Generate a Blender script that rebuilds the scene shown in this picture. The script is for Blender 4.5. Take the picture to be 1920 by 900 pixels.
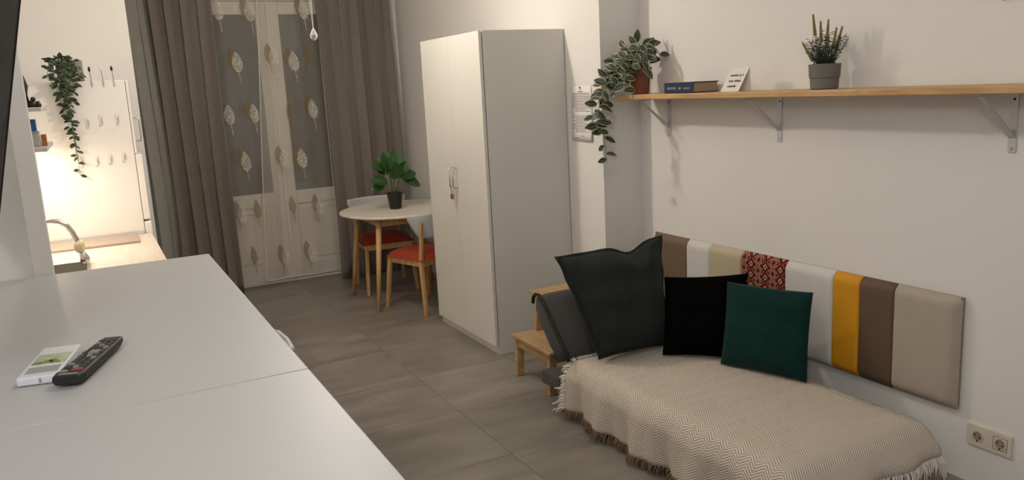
import bpy, math, random
from mathutils import Vector, Matrix
random.seed(7)
for o in list(bpy.data.objects): bpy.data.objects.remove(o)
scene = bpy.context.scene
COL = scene.collection
PI = math.pi

# ------------------------------------------------------------------ camera
cd = bpy.data.cameras.new('camera'); cam = bpy.data.objects.new('camera', cd); COL.objects.link(cam)
cd.sensor_width = 36.0; cd.lens = 28.085; cd.clip_start = 0.02
CM = Matrix(((0.881724021, 0.133545841, -0.452469069, 0.0),
             (-0.468953105, 0.143536943, -0.871481573, 0.0),
             (-0.051436713, 0.980593012, 0.189186707, 1.68),
             (0, 0, 0, 1)))
cam.matrix_world = CM
scene.camera = cam

# ------------------------------------------------------------------ world + lights
w = bpy.data.worlds.new('night'); scene.world = w; w.use_nodes = True
w.node_tree.nodes['Background'].inputs[0].default_value = (0.35, 0.45, 0.6, 1)
w.node_tree.nodes['Background'].inputs[1].default_value = 0.02
vs = scene.view_settings
vs.view_transform = 'Standard'; vs.look = 'None'; vs.exposure = 0.0; vs.gamma = 1.0; vs.use_curve_mapping = False

def light(name, kind, loc, power, col, **kw):
    l = bpy.data.lights.new(name, kind); l.energy = power; l.color = col
    for k, v in kw.items(): setattr(l, k, v)
    o = bpy.data.objects.new(name, l); COL.objects.link(o); o.location = loc
    return o
# the crystal ceiling lamp by the window, the plain lamp over the middle of the room, and one near the entrance
LAMP = Vector((1.19, 4.55, 2.58))
light('crystal_lamp_light', 'POINT', LAMP, 58, (1.0, 0.905, 0.79), shadow_soft_size=0.045)
MIDL = Vector((0.95, 1.88, 2.78))
light('middle_lamp_light', 'POINT', MIDL, 18, (1.0, 0.965, 0.91), shadow_soft_size=0.06)
light('entrance_lamp_light', 'POINT', (-0.78, -0.6, 2.52), 46, (0.97, 0.97, 1.0), shadow_soft_size=0.14)
# light strip under the kitchen wall shelf
ks = light('kitchen_strip_light', 'AREA', (-0.27, 4.85, 1.475), 6, (1.0, 0.80, 0.60), shape='RECTANGLE', size=0.03, size_y=0.75)

# ------------------------------------------------------------------ materials
def lin(c):
    return tuple(((v/255.0)/12.92 if v/255.0 <= 0.04045 else ((v/255.0+0.055)/1.055)**2.4) for v in c)
class NT:
    def __init__(s, m): s.t = m.node_tree; s.n = s.t.nodes; s.l = s.t.links
    def new(s, ty, **kw):
        n = s.n.new(ty)
        for k, v in kw.items(): setattr(n, k, v)
        return n
    def link(s, a, b): s.l.new(a, b)
    def math(s, op, a, b=None, c=None, clamp=False):
        n = s.n.new('ShaderNodeMath'); n.operation = op; n.use_clamp = clamp
        for i, x in enumerate((a, b, c)):
            if x is None: continue
            if isinstance(x, (int, float)): n.inputs[i].default_value = x
            else: s.l.new(x, n.inputs[i])
        return n.outputs[0]
    def mix(s, f, a, b):
        n = s.n.new('ShaderNodeMix'); n.data_type = 'RGBA'
        for i, x in ((0, f), (6, a), (7, b)):
            if isinstance(x, (int, float)): n.inputs[i].default_value = x
            elif isinstance(x, tuple): n.inputs[i].default_value = (*x[:3], 1)
            else: s.l.new(x, n.inputs[i])
        return n.outputs[2]
MATS = {}
def mat(name, col, rough=0.6, var=0.06, scale=8, bump=0.0, bscale=120, metal=0.0, spec=0.4, stretch=(1, 1, 1), coat=0, randtone=0.0, sheen=0.0, trans=0.0, emis=None):
    if name in MATS: return MATS[name]
    m = bpy.data.materials.new(name); m.use_nodes = True; t = NT(m)
    b = t.n['Principled BSDF']
    tc = t.new('ShaderNodeTexCoord'); mp = t.new('ShaderNodeMapping'); mp.inputs['Scale'].default_value = stretch
    t.link(tc.outputs['Object'], mp.inputs[0])
    nz = t.new('ShaderNodeTexNoise'); nz.inputs['Scale'].default_value = scale; nz.inputs['Detail'].default_value = 4
    t.link(mp.outputs[0], nz.inputs['Vector'])
    f = nz.outputs[0]
    c = t.mix(f, tuple(max(0, x*(1-var*2)) for x in col), tuple(x*(1+var*2) for x in col))
    if randtone:
        oi = t.new('ShaderNodeObjectInfo')
        f2 = t.math('MULTIPLY_ADD', oi.outputs['Random'], 2*randtone, 1-randtone)
        vm = t.new('ShaderNodeVectorMath', operation='SCALE'); t.link(c, vm.inputs[0]); t.link(f2, vm.inputs['Scale']); c = vm.outputs[0]
    t.link(c, b.inputs['Base Color'])
    b.inputs['Roughness'].default_value = rough; b.inputs['Metallic'].default_value = metal
    b.inputs['Specular IOR Level'].default_value = spec
    if coat: b.inputs['Coat Weight'].default_value = coat
    if sheen: b.inputs['Sheen Weight'].default_value = sheen
    if trans: b.inputs['Transmission Weight'].default_value = trans
    if emis: b.inputs['Emission Color'].default_value = (*emis[:3], 1); b.inputs['Emission Strength'].default_value = emis[3]
    if bump:
        n2 = t.new('ShaderNodeTexNoise'); n2.inputs['Scale'].default_value = bscale; n2.inputs['Detail'].default_value = 3
        t.link(mp.outputs[0], n2.inputs['Vector'])
        bp = t.new('ShaderNodeBump'); bp.inputs['Strength'].default_value = bump; bp.inputs['Distance'].default_value = 0.004
        t.link(n2.outputs[0], bp.inputs['Height']); t.link(bp.outputs[0], b.inputs['Normal'])
    MATS[name] = m
    return m
def wood(name, c1, c2, axis=(1, 12, 12), rough=0.45):
    if name in MATS: return MATS[name]
    m = bpy.data.materials.new(name); m.use_nodes = True; t = NT(m); b = t.n['Principled BSDF']
    tc = t.new('ShaderNodeTexCoord'); mp = t.new('ShaderNodeMapping'); mp.inputs['Scale'].default_value = axis
    t.link(tc.outputs['Object'], mp.inputs[0])
    nz = t.new('ShaderNodeTexNoise'); nz.inputs['Scale'].default_value = 4; nz.inputs['Detail'].default_value = 6; nz.inputs['Distortion'].default_value = 1.2
    t.link(mp.outputs[0], nz.inputs['Vector'])
    r = t.new('ShaderNodeValToRGB'); r.color_ramp.elements[0].position = 0.3; r.color_ramp.elements[1].position = 0.7
    r.color_ramp.elements[0].color = (*c1, 1); r.color_ramp.elements[1].color = (*c2, 1)
    t.link(nz.outputs[0], r.inputs[0]); t.link(r.outputs[0], b.inputs['Base Color'])
    b.inputs['Roughness'].default_value = rough
    MATS[name] = m
    return m

M_wall = mat('wall_paint', (0.77, 0.747, 0.71), 0.85, 0.012, 1.5, 0.08, 60, spec=0.2)
M_ceil = mat('ceiling_paint', (0.84, 0.83, 0.80), 0.9, 0.01)
M_white = mat('white_lacquer', (0.51, 0.505, 0.50), 0.42, 0.006, 3, spec=0.35)
M_door_wh = mat('wardrobe_white', (0.67, 0.65, 0.605), 0.45, 0.008, 4)
M_frame_wh = mat('window_frame_white', (0.72, 0.68, 0.6), 0.5, 0.02, 5)
M_chrome = mat('chrome', (0.62, 0.6, 0.57), 0.22, 0.02, metal=1.0)
M_brass = mat('brass', (0.55, 0.3, 0.12), 0.35, 0.1, 30, metal=1.0)
M_steel = mat('brushed_steel', (0.5, 0.49, 0.47), 0.35, 0.06, 40, metal=1.0)
M_silver = mat('silver_paint', (0.55, 0.55, 0.57), 0.42, 0.03, 20, metal=0.35)
M_dark = mat('dark_gap', (0.02, 0.019, 0.018), 0.8, 0.1)
M_blackpl = mat('black_plastic', (0.012, 0.012, 0.013), 0.35, 0.1, 20)
M_screen = mat('tv_screen', (0.012, 0.014, 0.014), 0.35, 0.1, spec=0.01)
M_bezel = mat('tv_bezel', (0.035, 0.022, 0.016), 0.35, 0.1)
M_birch = wood('birch_wood', lin((176, 134, 84)), lin((210, 168, 115)), (9, 9, 1.5))
M_pine = wood('pine_board', lin((178, 136, 88)), lin((206, 166, 116)), (10, 1.0, 10))
M_stoolw = wood('aspen_wood', lin((160, 126, 86)), lin((190, 158, 116)), (6, 1.0, 6))
M_tabletop = mat('table_laminate', (0.72, 0.67, 0.58), 0.35, 0.05, 7)
M_worktop = wood('worktop_laminate', (0.56, 0.50, 0.44), (0.66, 0.60, 0.54), (12, 1, 12), 0.4)
M_red = mat('red_seat_fabric', lin((150, 54, 34)), 0.9, 0.08, 40, 0.3, 400)
M_drape = mat('drape_fabric', (0.188, 0.160, 0.134), 0.85, 0.06, 30, 0.15, 300, sheen=0.2)
M_grout = mat('grout', (0.15, 0.136, 0.118), 0.85, 0.08, 40)
M_grey_sofa = mat('grey_sofa_fabric', (0.066, 0.062, 0.059), 0.95, 0.1, 60, 0.35, 500, sheen=0.1, spec=0.15)
M_pipe = mat('black_piping', (0.008, 0.008, 0.008), 0.7, 0.05)
M_slate = mat('slate_linen', (0.022, 0.027, 0.026), 0.95, 0.16, 25, 0.4, 350, sheen=0.04, spec=0.12)
M_black = mat('black_fabric', (0.0022, 0.0020, 0.0019), 1.0, 0.1, 40, 0.2, 400, spec=0.03)
M_teal = mat('teal_velvet', (0.004, 0.027, 0.023), 0.9, 0.2, 9, 0.15, 300, sheen=0.05, spec=0.1)
M_fr_white = mat('white_fringe', (0.70, 0.64, 0.57), 0.95, 0.1, 60)
M_fr_brown = mat('brown_fringe', (0.22, 0.14, 0.085), 0.95, 0.35, 140)
M_terra = mat('terracotta', (0.20, 0.066, 0.038), 0.75, 0.08, 20)
M_greypot = mat('grey_pot', (0.15, 0.142, 0.132), 0.6, 0.03, 20)
M_soil = mat('soil', (0.02, 0.014, 0.01), 0.95, 0.3, 60)
M_stem = mat('green_stem', (0.07, 0.11, 0.035), 0.7, 0.15, 40)
M_stem_pale = mat('pale_stem', (0.22, 0.24, 0.15), 0.7, 0.15, 40)
M_plug = mat('socket_cream', (0.66, 0.59, 0.49), 0.4, 0.01)
M_paper = mat('paper', (0.78, 0.74, 0.70), 0.85, 0.015, 20)
M_ink = mat('ink', (0.09, 0.08, 0.075), 0.8, 0.2, 50)
M_fridge = mat('fridge_enamel', (0.78, 0.76, 0.74), 0.35, 0.01, 3)
M_clear = mat('clear_plastic', (0.72, 0.70, 0.66), 0.2, 0.02)

def mat_tile():
    m = bpy.data.materials.new('concrete_look_tile'); m.use_nodes = True; t = NT(m); b = t.n['Principled BSDF']
    tc = t.new('ShaderNodeTexCoord'); oi = t.new('ShaderNodeObjectInfo')
    geo = t.new('ShaderNodeNewGeometry')
    mp = t.new('ShaderNodeMapping'); mp.inputs['Scale'].default_value = (0.9, 3.2, 1); t.link(geo.outputs['Position'], mp.inputs[0])
    cmb = t.new('ShaderNodeVectorMath', operation='ADD'); t.link(mp.outputs[0], cmb.inputs[0])
    sc = t.math('MULTIPLY', oi.outputs['Random'], 37.0)
    cx = t.new('ShaderNodeCombineXYZ'); t.link(sc, cx.inputs[0]); t.link(sc, cx.inputs[1]); t.link(cx.outputs[0], cmb.inputs[1])
    n1 = t.new('ShaderNodeTexNoise'); n1.inputs['Scale'].default_value = 2.2; n1.inputs['Detail'].default_value = 7; n1.inputs['Roughness'].default_value = 0.62
    t.link(cmb.outputs[0], n1.inputs['Vector'])
    r = t.new('ShaderNodeValToRGB'); r.color_ramp.elements[0].position = 0.28; r.color_ramp.elements[1].position = 0.74
    r.color_ramp.elements[0].color = (0.155, 0.137, 0.113, 1); r.color_ramp.elements[1].color = (0.285, 0.258, 0.220, 1)
    t.link(n1.outputs[0], r.inputs[0])
    f2 = t.math('MULTIPLY_ADD', oi.outputs['Random'], 0.16, 0.92)
    vm = t.new('ShaderNodeVectorMath', operation='SCALE'); t.link(r.outputs[0], vm.inputs[0]); t.link(f2, vm.inputs['Scale'])
    t.link(vm.outputs[0], b.inputs['Base Color'])
    rr = t.math('MULTIPLY_ADD', n1.outputs[0], 0.25, 0.24); t.link(rr, b.inputs['Roughness'])
    b.inputs['Specular IOR Level'].default_value = 0.5
    return m
M_tile = mat_tile()

def mat_throw():
    m = bpy.data.materials.new('herringbone_throw'); m.use_nodes = True; t = NT(m); b = t.n['Principled BSDF']
    uv = t.new('ShaderNodeUVMap'); sp = t.new('ShaderNodeSeparateXYZ'); t.link(uv.outputs[0], sp.inputs[0])
    nz = t.new('ShaderNodeTexNoise'); nz.inputs['Scale'].default_value = 9; t.link(uv.outputs[0], nz.inputs['Vector'])
    wob = t.math('MULTIPLY_ADD', nz.outputs[0], 0.006, -0.003)
    u = t.math('ADD', sp.outputs[0], wob)
    tri = t.math('PINGPONG', u, 0.040)
    ph = t.math('DIVIDE', t.math('MULTIPLY_ADD', tri, 0.66, sp.outputs[1]), 0.0112)
    sn = t.math('SINE', t.math('MULTIPLY', ph, 2*PI))
    mask = t.math('MULTIPLY_ADD', sn, 1.1, 0.75, clamp=True)
    c = t.mix(mask, (0.36, 0.295, 0.235), (0.74, 0.665, 0.58))
    n3 = t.new('ShaderNodeTexNoise'); n3.inputs['Scale'].default_value = 260; t.link(uv.outputs[0], n3.inputs['Vector'])
    c2 = t.mix(t.math('MULTIPLY', n3.outputs[0], 0.35), c, (0.50, 0.43, 0.35))
    t.link(c2, b.inputs['Base Color']); b.inputs['Roughness'].default_value = 0.95; b.inputs['Specular IOR Level'].default_value = 0.15
    bp = t.new('ShaderNodeBump'); bp.inputs['Strength'].default_value = 0.6; bp.inputs['Distance'].default_value = 0.003
    t.link(mask, bp.inputs['Height']); t.link(bp.outputs[0], b.inputs['Normal'])
    return m
M_throw = mat_throw()

def mat_diamond():
    m = bpy.data.materials.new('red_diamond_weave'); m.use_nodes = True; t = NT(m); b = t.n['Principled BSDF']
    uv = t.new('ShaderNodeUVMap'); sp = t.new('ShaderNodeSeparateXYZ'); t.link(uv.outputs[0], sp.inputs[0])
    W, Hh = 0.050, 0.056
    col = t.math('FLOOR', t.math('DIVIDE', sp.outputs[0], W))
    par = t.math('MODULO', t.math('ADD', col, 40), 2)
    fu = t.math('ABSOLUTE', t.math('SUBTRACT', t.math('FRACT', t.math('DIVIDE', sp.outputs[0], W)), 0.5))
    vv = t.math('MULTIPLY_ADD', par, 0.5, t.math('DIVIDE', sp.outputs[1], Hh))
    fv = t.math('ABSOLUTE', t.math('SUBTRACT', t.math('FRACT', vv), 0.5))
    d = t.math('ADD', fu, fv)
    r1 = t.new('ShaderNodeValToRGB'); r1.color_ramp.interpolation = 'CONSTANT'
    els = ((0, (45, 14, 14)), (0.13, (196, 160, 140)), (0.29, (38, 14, 14)), (0.40, (112, 34, 28)), (0.62, (142, 84, 58)), (0.80, (88, 24, 22)))
    r2 = t.new('ShaderNodeValToRGB'); r2.color_ramp.interpolation = 'CONSTANT'
    els2 = ((0, (100, 28, 26)), (0.30, (160, 128, 118)), (0.46, (104, 44, 36)), (0.60, (196, 156, 124)), (0.72, (60, 20, 18)))
    for r, e in ((r1, els), (r2, els2)):
        r.color_ramp.elements[0].color = (*lin(e[0][1]), 1); r.color_ramp.elements[1].position = e[1][0]; r.color_ramp.elements[1].color = (*lin(e[1][1]), 1)
        for p, c in e[2:]:
            x = r.color_ramp.elements.new(p); x.color = (*lin(c), 1)
        t.link(d, r.inputs[0])
    c = t.mix(par, r1.outputs[0], r2.outputs[0])
    t.link(c, b.inputs['Base Color']); b.inputs['Roughness'].default_value = 0.95; b.inputs['Specular IOR Level'].default_value = 0.15
    return m
M_diamond = mat_diamond()

def mat_leaf(name, c_mid, c_edge, split, rough=0.45, vein=None):
    m = bpy.data.materials.new(name); m.use_nodes = True; t = NT(m); b = t.n['Principled BSDF']
    uv = t.new('ShaderNodeUVMap'); sp = t.new('ShaderNodeSeparateXYZ'); t.link(uv.outputs[0], sp.inputs[0])
    a = t.math('ABSOLUTE', t.math('MULTIPLY_ADD', sp.outputs[0], 2.0, -1.0))
    nz = t.new('ShaderNodeTexNoise'); nz.inputs['Scale'].default_value = 3.0; t.link(uv.outputs[0], nz.inputs['Vector'])
    a2 = t.math('ADD', a, t.math('MULTIPLY_ADD', nz.outputs[0], 0.3, -0.15))
    f = t.math('MULTIPLY', t.math('SUBTRACT', a2, split), 12.0, clamp=True)
    c = t.mix(f, c_mid, c_edge)
    if vein:
        g = t.math('LESS_THAN', a, 0.05)
        s = t.math('ABSOLUTE', t.math('SINE', t.math('MULTIPLY', t.math('MULTIPLY_ADD', a, -0.25, sp.outputs[1]), 26)))
        g2 = t.math('MULTIPLY', t.math('LESS_THAN', s, 0.16), 0.5)
        c = t.mix(t.math('MAXIMUM', g, g2), c, vein)
    oi = t.new('ShaderNodeObjectInfo')
    vm = t.new('ShaderNodeVectorMath', operation='SCALE'); t.link(c, vm.inputs[0]); t.link(t.math('MULTIPLY_ADD', oi.outputs['Random'], 0.5, 0.75), vm.inputs['Scale'])
    t.link(vm.outputs[0], b.inputs['Base Color']); b.inputs['Roughness'].default_value = rough
    return m
M_leaf_var = mat_leaf('variegated_leaf', (0.022, 0.036, 0.018), (0.36, 0.36, 0.23), 0.70, 0.4, (0.20, 0.22, 0.12))
M_leaf_ivy = mat_leaf('trailing_leaf', (0.013, 0.027, 0.008), (0.045, 0.06, 0.02), 0.86)
M_leaf_big = mat_leaf('broad_leaf', (0.016, 0.070, 0.008), (0.010, 0.038, 0.005), 0.9, 0.42, (0.04, 0.12, 0.02))
M_needle = mat('needle_leaf', (0.022, 0.036, 0.016), 0.6, 0.3, 60)
M_flower = mat('tan_flower', (0.20, 0.15, 0.055), 0.85, 0.25, 90, 0.3, 200)

def mat_sheer(name, col, alpha, lace=False):
    m = bpy.data.materials.new(name); m.use_nodes = True; t = NT(m)
    t.n.remove(t.n['Principled BSDF']); out = t.n['Material Output']
    tr = t.new('ShaderNodeBsdfTransparent'); df = t.new('ShaderNodeBsdfDiffuse'); tl = t.new('ShaderNodeBsdfTranslucent')
    df.inputs[0].default_value = (*col, 1); tl.inputs[0].default_value = (*col, 1)
    m1 = t.new('ShaderNodeMixShader'); m1.inputs[0].default_value = 0.25; t.link(df.outputs[0], m1.inputs[1]); t.link(tl.outputs[0], m1.inputs[2])
    m2 = t.new('ShaderNodeMixShader'); t.link(tr.outputs[0], m2.inputs[1]); t.link(m1.outputs[0], m2.inputs[2]); t.link(m2.outputs[0], out.inputs[0])
    if lace:
        tc = t.new('ShaderNodeTexCoord'); vo = t.new('ShaderNodeTexVoronoi'); vo.feature = 'DISTANCE_TO_EDGE'; vo.inputs['Scale'].default_value = 75
        t.link(tc.outputs['Object'], vo.inputs['Vector'])
        a = t.math('MULTIPLY_ADD', t.math('LESS_THAN', vo.outputs[0], 0.12), alpha-0.22, 0.22)
        t.link(a, m2.inputs[0])
    else:
        m2.inputs[0].default_value = alpha
    return m
M_sheer = mat_sheer('sheer_voile', (0.74, 0.69, 0.62), 0.30)
M_hem = mat_sheer('voile_hem', (0.80, 0.75, 0.68), 0.75)
M_lf_tan = mat_sheer('tan_leaf_print', (0.34, 0.25, 0.13), 0.60)
M_lf_white = mat_sheer('white_leaf_print', (0.82, 0.78, 0.70), 0.85, True)

def mat_glass():
    m = bpy.data.materials.new('window_glass'); m.use_nodes = True; t = NT(m)
    t.n.remove(t.n['Principled BSDF']); out = t.n['Material Output']
    tr = t.new('ShaderNodeBsdfTransparent'); tr.inputs[0].default_value = (0.8, 0.85, 0.85, 1)
    gl = t.new('ShaderNodeBsdfGlossy'); gl.inputs['Roughness'].default_value = 0.03; gl.inputs[0].default_value = (0.8, 0.85, 0.9, 1)
    fr = t.new('ShaderNodeFresnel'); mx = t.new('ShaderNodeMixShader')
    t.link(t.math('MULTIPLY_ADD', fr.outputs[0], 1.0, 0.04, clamp=True), mx.inputs[0])
    t.link(tr.outputs[0], mx.inputs[1]); t.link(gl.outputs[0], mx.inputs[2]); t.link(mx.outputs[0], out.inputs[0])
    return m
M_glass = mat_glass()
M_crystal = mat('crystal', (0.95, 0.95, 0.97), 0.02, 0.0, trans=0.9)
M_bulb = mat('bulb_glow', (1, 0.9, 0.75), 0.4, 0.0, emis=(1.0, 0.86, 0.66, 18))
M_opal = mat('opal_lamp_glass', (0.9, 0.9, 0.88), 0.4, 0.0, emis=(1.0, 0.95, 0.88, 4))
M_strip = mat('lit_light_strip', (1, 0.9, 0.75), 0.4, 0.0, emis=(1.0, 0.80, 0.55, 14))

# ------------------------------------------------------------------ mesh helpers
class MB:
    def __init__(s): s.v = []; s.f = []; s.uv = {}; s.mi = {}
    def add(s, vs, fs, uvs=None, mi=0):
        o = len(s.v); s.v += [Vector(v) for v in vs]
        for f in fs:
            if mi: s.mi[len(s.f)] = mi
            s.f.append([o+i for i in f])
        if uvs:
            for i, u in enumerate(uvs): s.uv[o+i] = u
        return s
    def box(s, x0, x1, y0, y1, z0, z1):
        return s.add([(x0,y0,z0),(x1,y0,z0),(x1,y1,z0),(x0,y1,z0),(x0,y0,z1),(x1,y0,z1),(x1,y1,z1),(x0,y1,z1)],
                     [(0,3,2,1),(4,5,6,7),(0,1,5,4),(1,2,6,5),(2,3,7,6),(3,0,4,7)])
    def hexa(s, b, t):   # 4 bottom + 4 top points
        return s.add(list(b)+list(t), [(0,3,2,1),(4,5,6,7),(0,1,5,4),(1,2,6,5),(2,3,7,6),(3,0,4,7)])
    def bar(s, p, q, w, d, w2=None, d2=None, side=(1, 0, 0)):   # rectangular bar p->q
        p = Vector(p); q = Vector(q); a = (q-p).normalized(); sx = Vector(side); sx = (sx-a*sx.dot(a)).normalized(); sy = a.cross(sx)
        w2 = w if w2 is None else w2; d2 = d if d2 is None else d2
        f = lambda c, w, d: [c-sx*w/2-sy*d/2, c+sx*w/2-sy*d/2, c+sx*w/2+sy*d/2, c-sx*w/2+sy*d/2]
        return s.hexa(f(p, w, d), f(q, w2, d2))
    def tube(s, pts, r, n=8, caps=True):
        pts = [Vector(p) for p in pts]; rs = r if isinstance(r, (list, tuple)) else [r]*len(pts)
        o = len(s.v); ref = None
        for i, p in enumerate(pts):
            a = (pts[min(i+1, len(pts)-1)]-pts[max(i-1, 0)]).normalized()
            if ref is None: ref = Vector((0, 0, 1)) if abs(a.z) < 0.9 else Vector((1, 0, 0))
            sx = (ref-a*ref.dot(a)).normalized(); ref = sx; sy = a.cross(sx)
            for k in range(n):
                s.v.append(p+sx*math.cos(2*PI*k/n)*rs[i]+sy*math.sin(2*PI*k/n)*rs[i])
        for i in range(len(pts)-1):
            for k in range(n):
                a = o+i*n+k; b = o+i*n+(k+1) % n
                s.f.append([a, b, b+n, a+n])
        if caps:
            s.f.append([o+k for k in range(n)][::-1]); s.f.append([o+(len(pts)-1)*n+k for k in range(n)])
        return s
    def lathe(s, prof, c=(0, 0, 0), n=28, axis='z'):
        o = len(s.v); c = Vector(c)
        for r, z in prof:
            for k in range(n):
                x = r*math.cos(2*PI*k/n); y = r*math.sin(2*PI*k/n)
                s.v.append(c+(Vector((x, y, z)) if axis == 'z' else Vector((z, x, y))))
        for i in range(len(prof)-1):
            for k in range(n):
                a = o+i*n+k; b = o+i*n+(k+1) % n
                s.f.append([a, b, b+n, a+n])
        if prof[0][0] > 1e-4 and not (prof[0][1] == prof[1][1] and prof[1][0] < prof[0][0]): s.f.append([o+k for k in range(n)][::-1])
        if prof[-1][0] > 1e-4: s.f.append([o+(len(prof)-1)*n+k for k in range(n)])
        return s
    def grid(s, fn, nu, nv, uvfn=None, close=False):
        o = len(s.v)
        for j in range(nv+1):
            for i in range(nu+1):
                s.v.append(Vector(fn(i/nu, j/nv)))
                s.uv[len(s.v)-1] = uvfn(i/nu, j/nv) if uvfn else (i/nu, j/nv)
        for j in range(nv):
            for i in range(nu):
                a = o+j*(nu+1)+i
                s.f.append([a, a+1, a+nu+2, a+nu+1])
        return s
    def mesh(s, name, off=Vector((0, 0, 0)), smooth=False, mats=()):
        me = bpy.data.meshes.new(name)
        me.from_pydata([tuple(v-off) for v in s.v], [], s.f)
        if s.uv:
            l = me.uv_layers.new(name='UVMap')
            for lp in me.loops: l.data[lp.index].uv = s.uv.get(lp.vertex_index, (0, 0))
        for m in mats: me.materials.append(m)
        for i, k in s.mi.items(): me.polygons[i].material_index = k
        if smooth: me.polygons.foreach_set('use_smooth', [True]*len(me.polygons))
        me.validate(); me.update()
        return me
OFF = {}
def woff(o): return OFF.get(o.name, Vector((0, 0, 0))) if o else Vector((0, 0, 0))
def obj(name, mb, m, parent=None, smooth=False, bevel=0, seg=2, local=False, subsurf=0, solid=0):
    """one mesh object; coordinates are world unless the parent is local (rotated)"""
    off = Vector((0, 0, 0)) if (local or parent is None) else woff(parent)
    if parent is None and not local:      # origin at the bottom centre of the mesh
        xs = [v.x for v in mb.v]; ys = [v.y for v in mb.v]; zs = [v.z for v in mb.v]
        off = Vector(((min(xs)+max(xs))/2, (min(ys)+max(ys))/2, min(zs)))
    me = mb.mesh(name, off, smooth, m if isinstance(m, (list, tuple)) else (m,))
    o = bpy.data.objects.new(name, me); COL.objects.link(o)
    if parent is None:
        o.location = off; OFF[o.name] = off.copy()
    else:
        o.parent = parent; OFF[o.name] = off.copy()
    if solid:
        s = o.modifiers.new('thickness', 'SOLIDIFY'); s.thickness = solid; s.offset = 0
    if bevel:
        b = o.modifiers.new('bevel', 'BEVEL'); b.width = bevel; b.segments = seg; b.limit_method = 'ANGLE'; b.angle_limit = 0.6
    if subsurf:
        s = o.modifiers.new('subsurf', 'SUBSURF'); s.levels = subsurf; s.render_levels = subsurf
    return o
def thing(name, loc, label, cat, group=None, rotz=0.0):
    o = bpy.data.objects.new(name, None); COL.objects.link(o); o.location = loc; o.rotation_euler = (0, 0, rotz); o.empty_display_size = 0.1
    OFF[o.name] = Vector(loc)
    return tag(o, label, cat, group)
def tag(o, label, cat, group=None):
    o['label'] = label; o['category'] = cat
    if group: o['group'] = group
    return o
def struct(name, mb, m, parent=None, **kw):
    o = obj(name, mb, m, parent, **kw)
    if parent is None: o['kind'] = 'structure'
    return o
def share(name, me, parent, mw):      # a copy of shared mesh data placed by a matrix in the parent's frame (world, unrotated parent)
    o = bpy.data.objects.new(name, me); COL.objects.link(o); o.parent = parent
    o.matrix_local = Matrix.Translation(-woff(parent)) @ mw
    return o
def frame(p, d, n):      # local y -> d, local z -> n
    d = Vector(d).normalized(); n = Vector(n); x = d.cross(n)
    if x.length < 1e-4: x = d.cross(Vector((1, 0.3, 0.2)))
    x.normalize(); n = x.cross(d)
    return Matrix(((x.x, d.x, n.x, p[0]), (x.y, d.y, n.y, p[1]), (x.z, d.z, n.z, p[2]), (0, 0, 0, 1)))
def B(*a): return MB().box(*a)

# ------------------------------------------------------------------ room
XR, X1, YS = 2.99, 2.71, 3.98        # near right wall, far right wall, step between them
YB, ZC = 7.35, 3.05                  # window wall, ceiling
XL, YN = -1.7, -1.6
XK = -0.36                           # kitchen wall
fl = struct('floor', B(XL-.1, XR+.1, YN-.1, YB+.35, -0.06, -0.004), M_grout)
tl_me = None
T = 0.6
tm = MB().box(-T/2+.001, T/2-.001, -T/2+.001, T/2-.001, -0.012, 0.0).mesh('tile', mats=(M_tile,))
i0, i1 = math.floor((XL-0.95)/T), math.ceil((XR-0.95)/T)
j0, j1 = math.floor((YN-3.10)/T), math.ceil((YB-3.10)/T)
for i in range(i0, i1):
    for j in range(j0, j1):
        cx, cy = 0.95+(i+.5)*T, 3.10+(j+.5)*T
        if cy-T/2 > YB or (cx < XK-.3 and cy > 2.9) or cx-T/2 > XR: continue
        share('tile', tm, fl, Matrix.Translation((cx, cy, 0)))
struct('ceiling', B(XL-.1, XR+.1, YN-.1, YB+.35, ZC, ZC+.1), M_ceil)
struct('wall_right', B(XR, XR+.12, YN, YS+.1, 0, ZC), M_wall)
struct('wall_right_far', B(X1, XR+.12, YS, YB+.3, 0, ZC), M_wall)
struct('wall_near', B(XL-.1, XR+.12, YN-.12, YN, 0, ZC), M_wall)
struct('wall_left', B(XL-.12, XL, YN, 2.63, 0, ZC), M_wall)
pb = [(XL, 2.53), (-0.177, 2.53), (-0.134, 2.576), (-0.134, 2.64), (XL, 2.64)]
pm = MB(); n = len(pb)
pm.add([(x, y, 0) for x, y in pb]+[(x, y, ZC) for x, y in pb], [list(range(n))[::-1], list(range(n, 2*n))]+[[k, (k+1) % n, n+(k+1) % n, n+k] for k in range(n)])
struct('wall_partition', pm, M_wall)
struct('wall_kitchen', B(XK-.12, XK, 2.64, 6.05, 0, ZC), M_wall)
struct('wall_kitchen_end', B(XK-.12, 0.343, 6.06, YB+.3, 0, ZC), M_wall)
DX0, DX1, DZ1 = 0.86, 2.22, 2.58
wb = MB().box(0.343, DX0, YB, YB+.3, 0, ZC).box(DX1, X1, YB, YB+.3, 0, ZC).box(DX0, DX1, YB, YB+.3, DZ1, ZC)
struct('wall_back', wb, M_wall)
# night behind the window: the dark wall of a light well a little way off
struct('wall_outside', B(-0.6, 3.8, 8.9, 9.0, -.3, 3.6), mat('night_wall', (0.05, 0.055, 0.06), 0.9, 0.1, 3))

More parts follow.
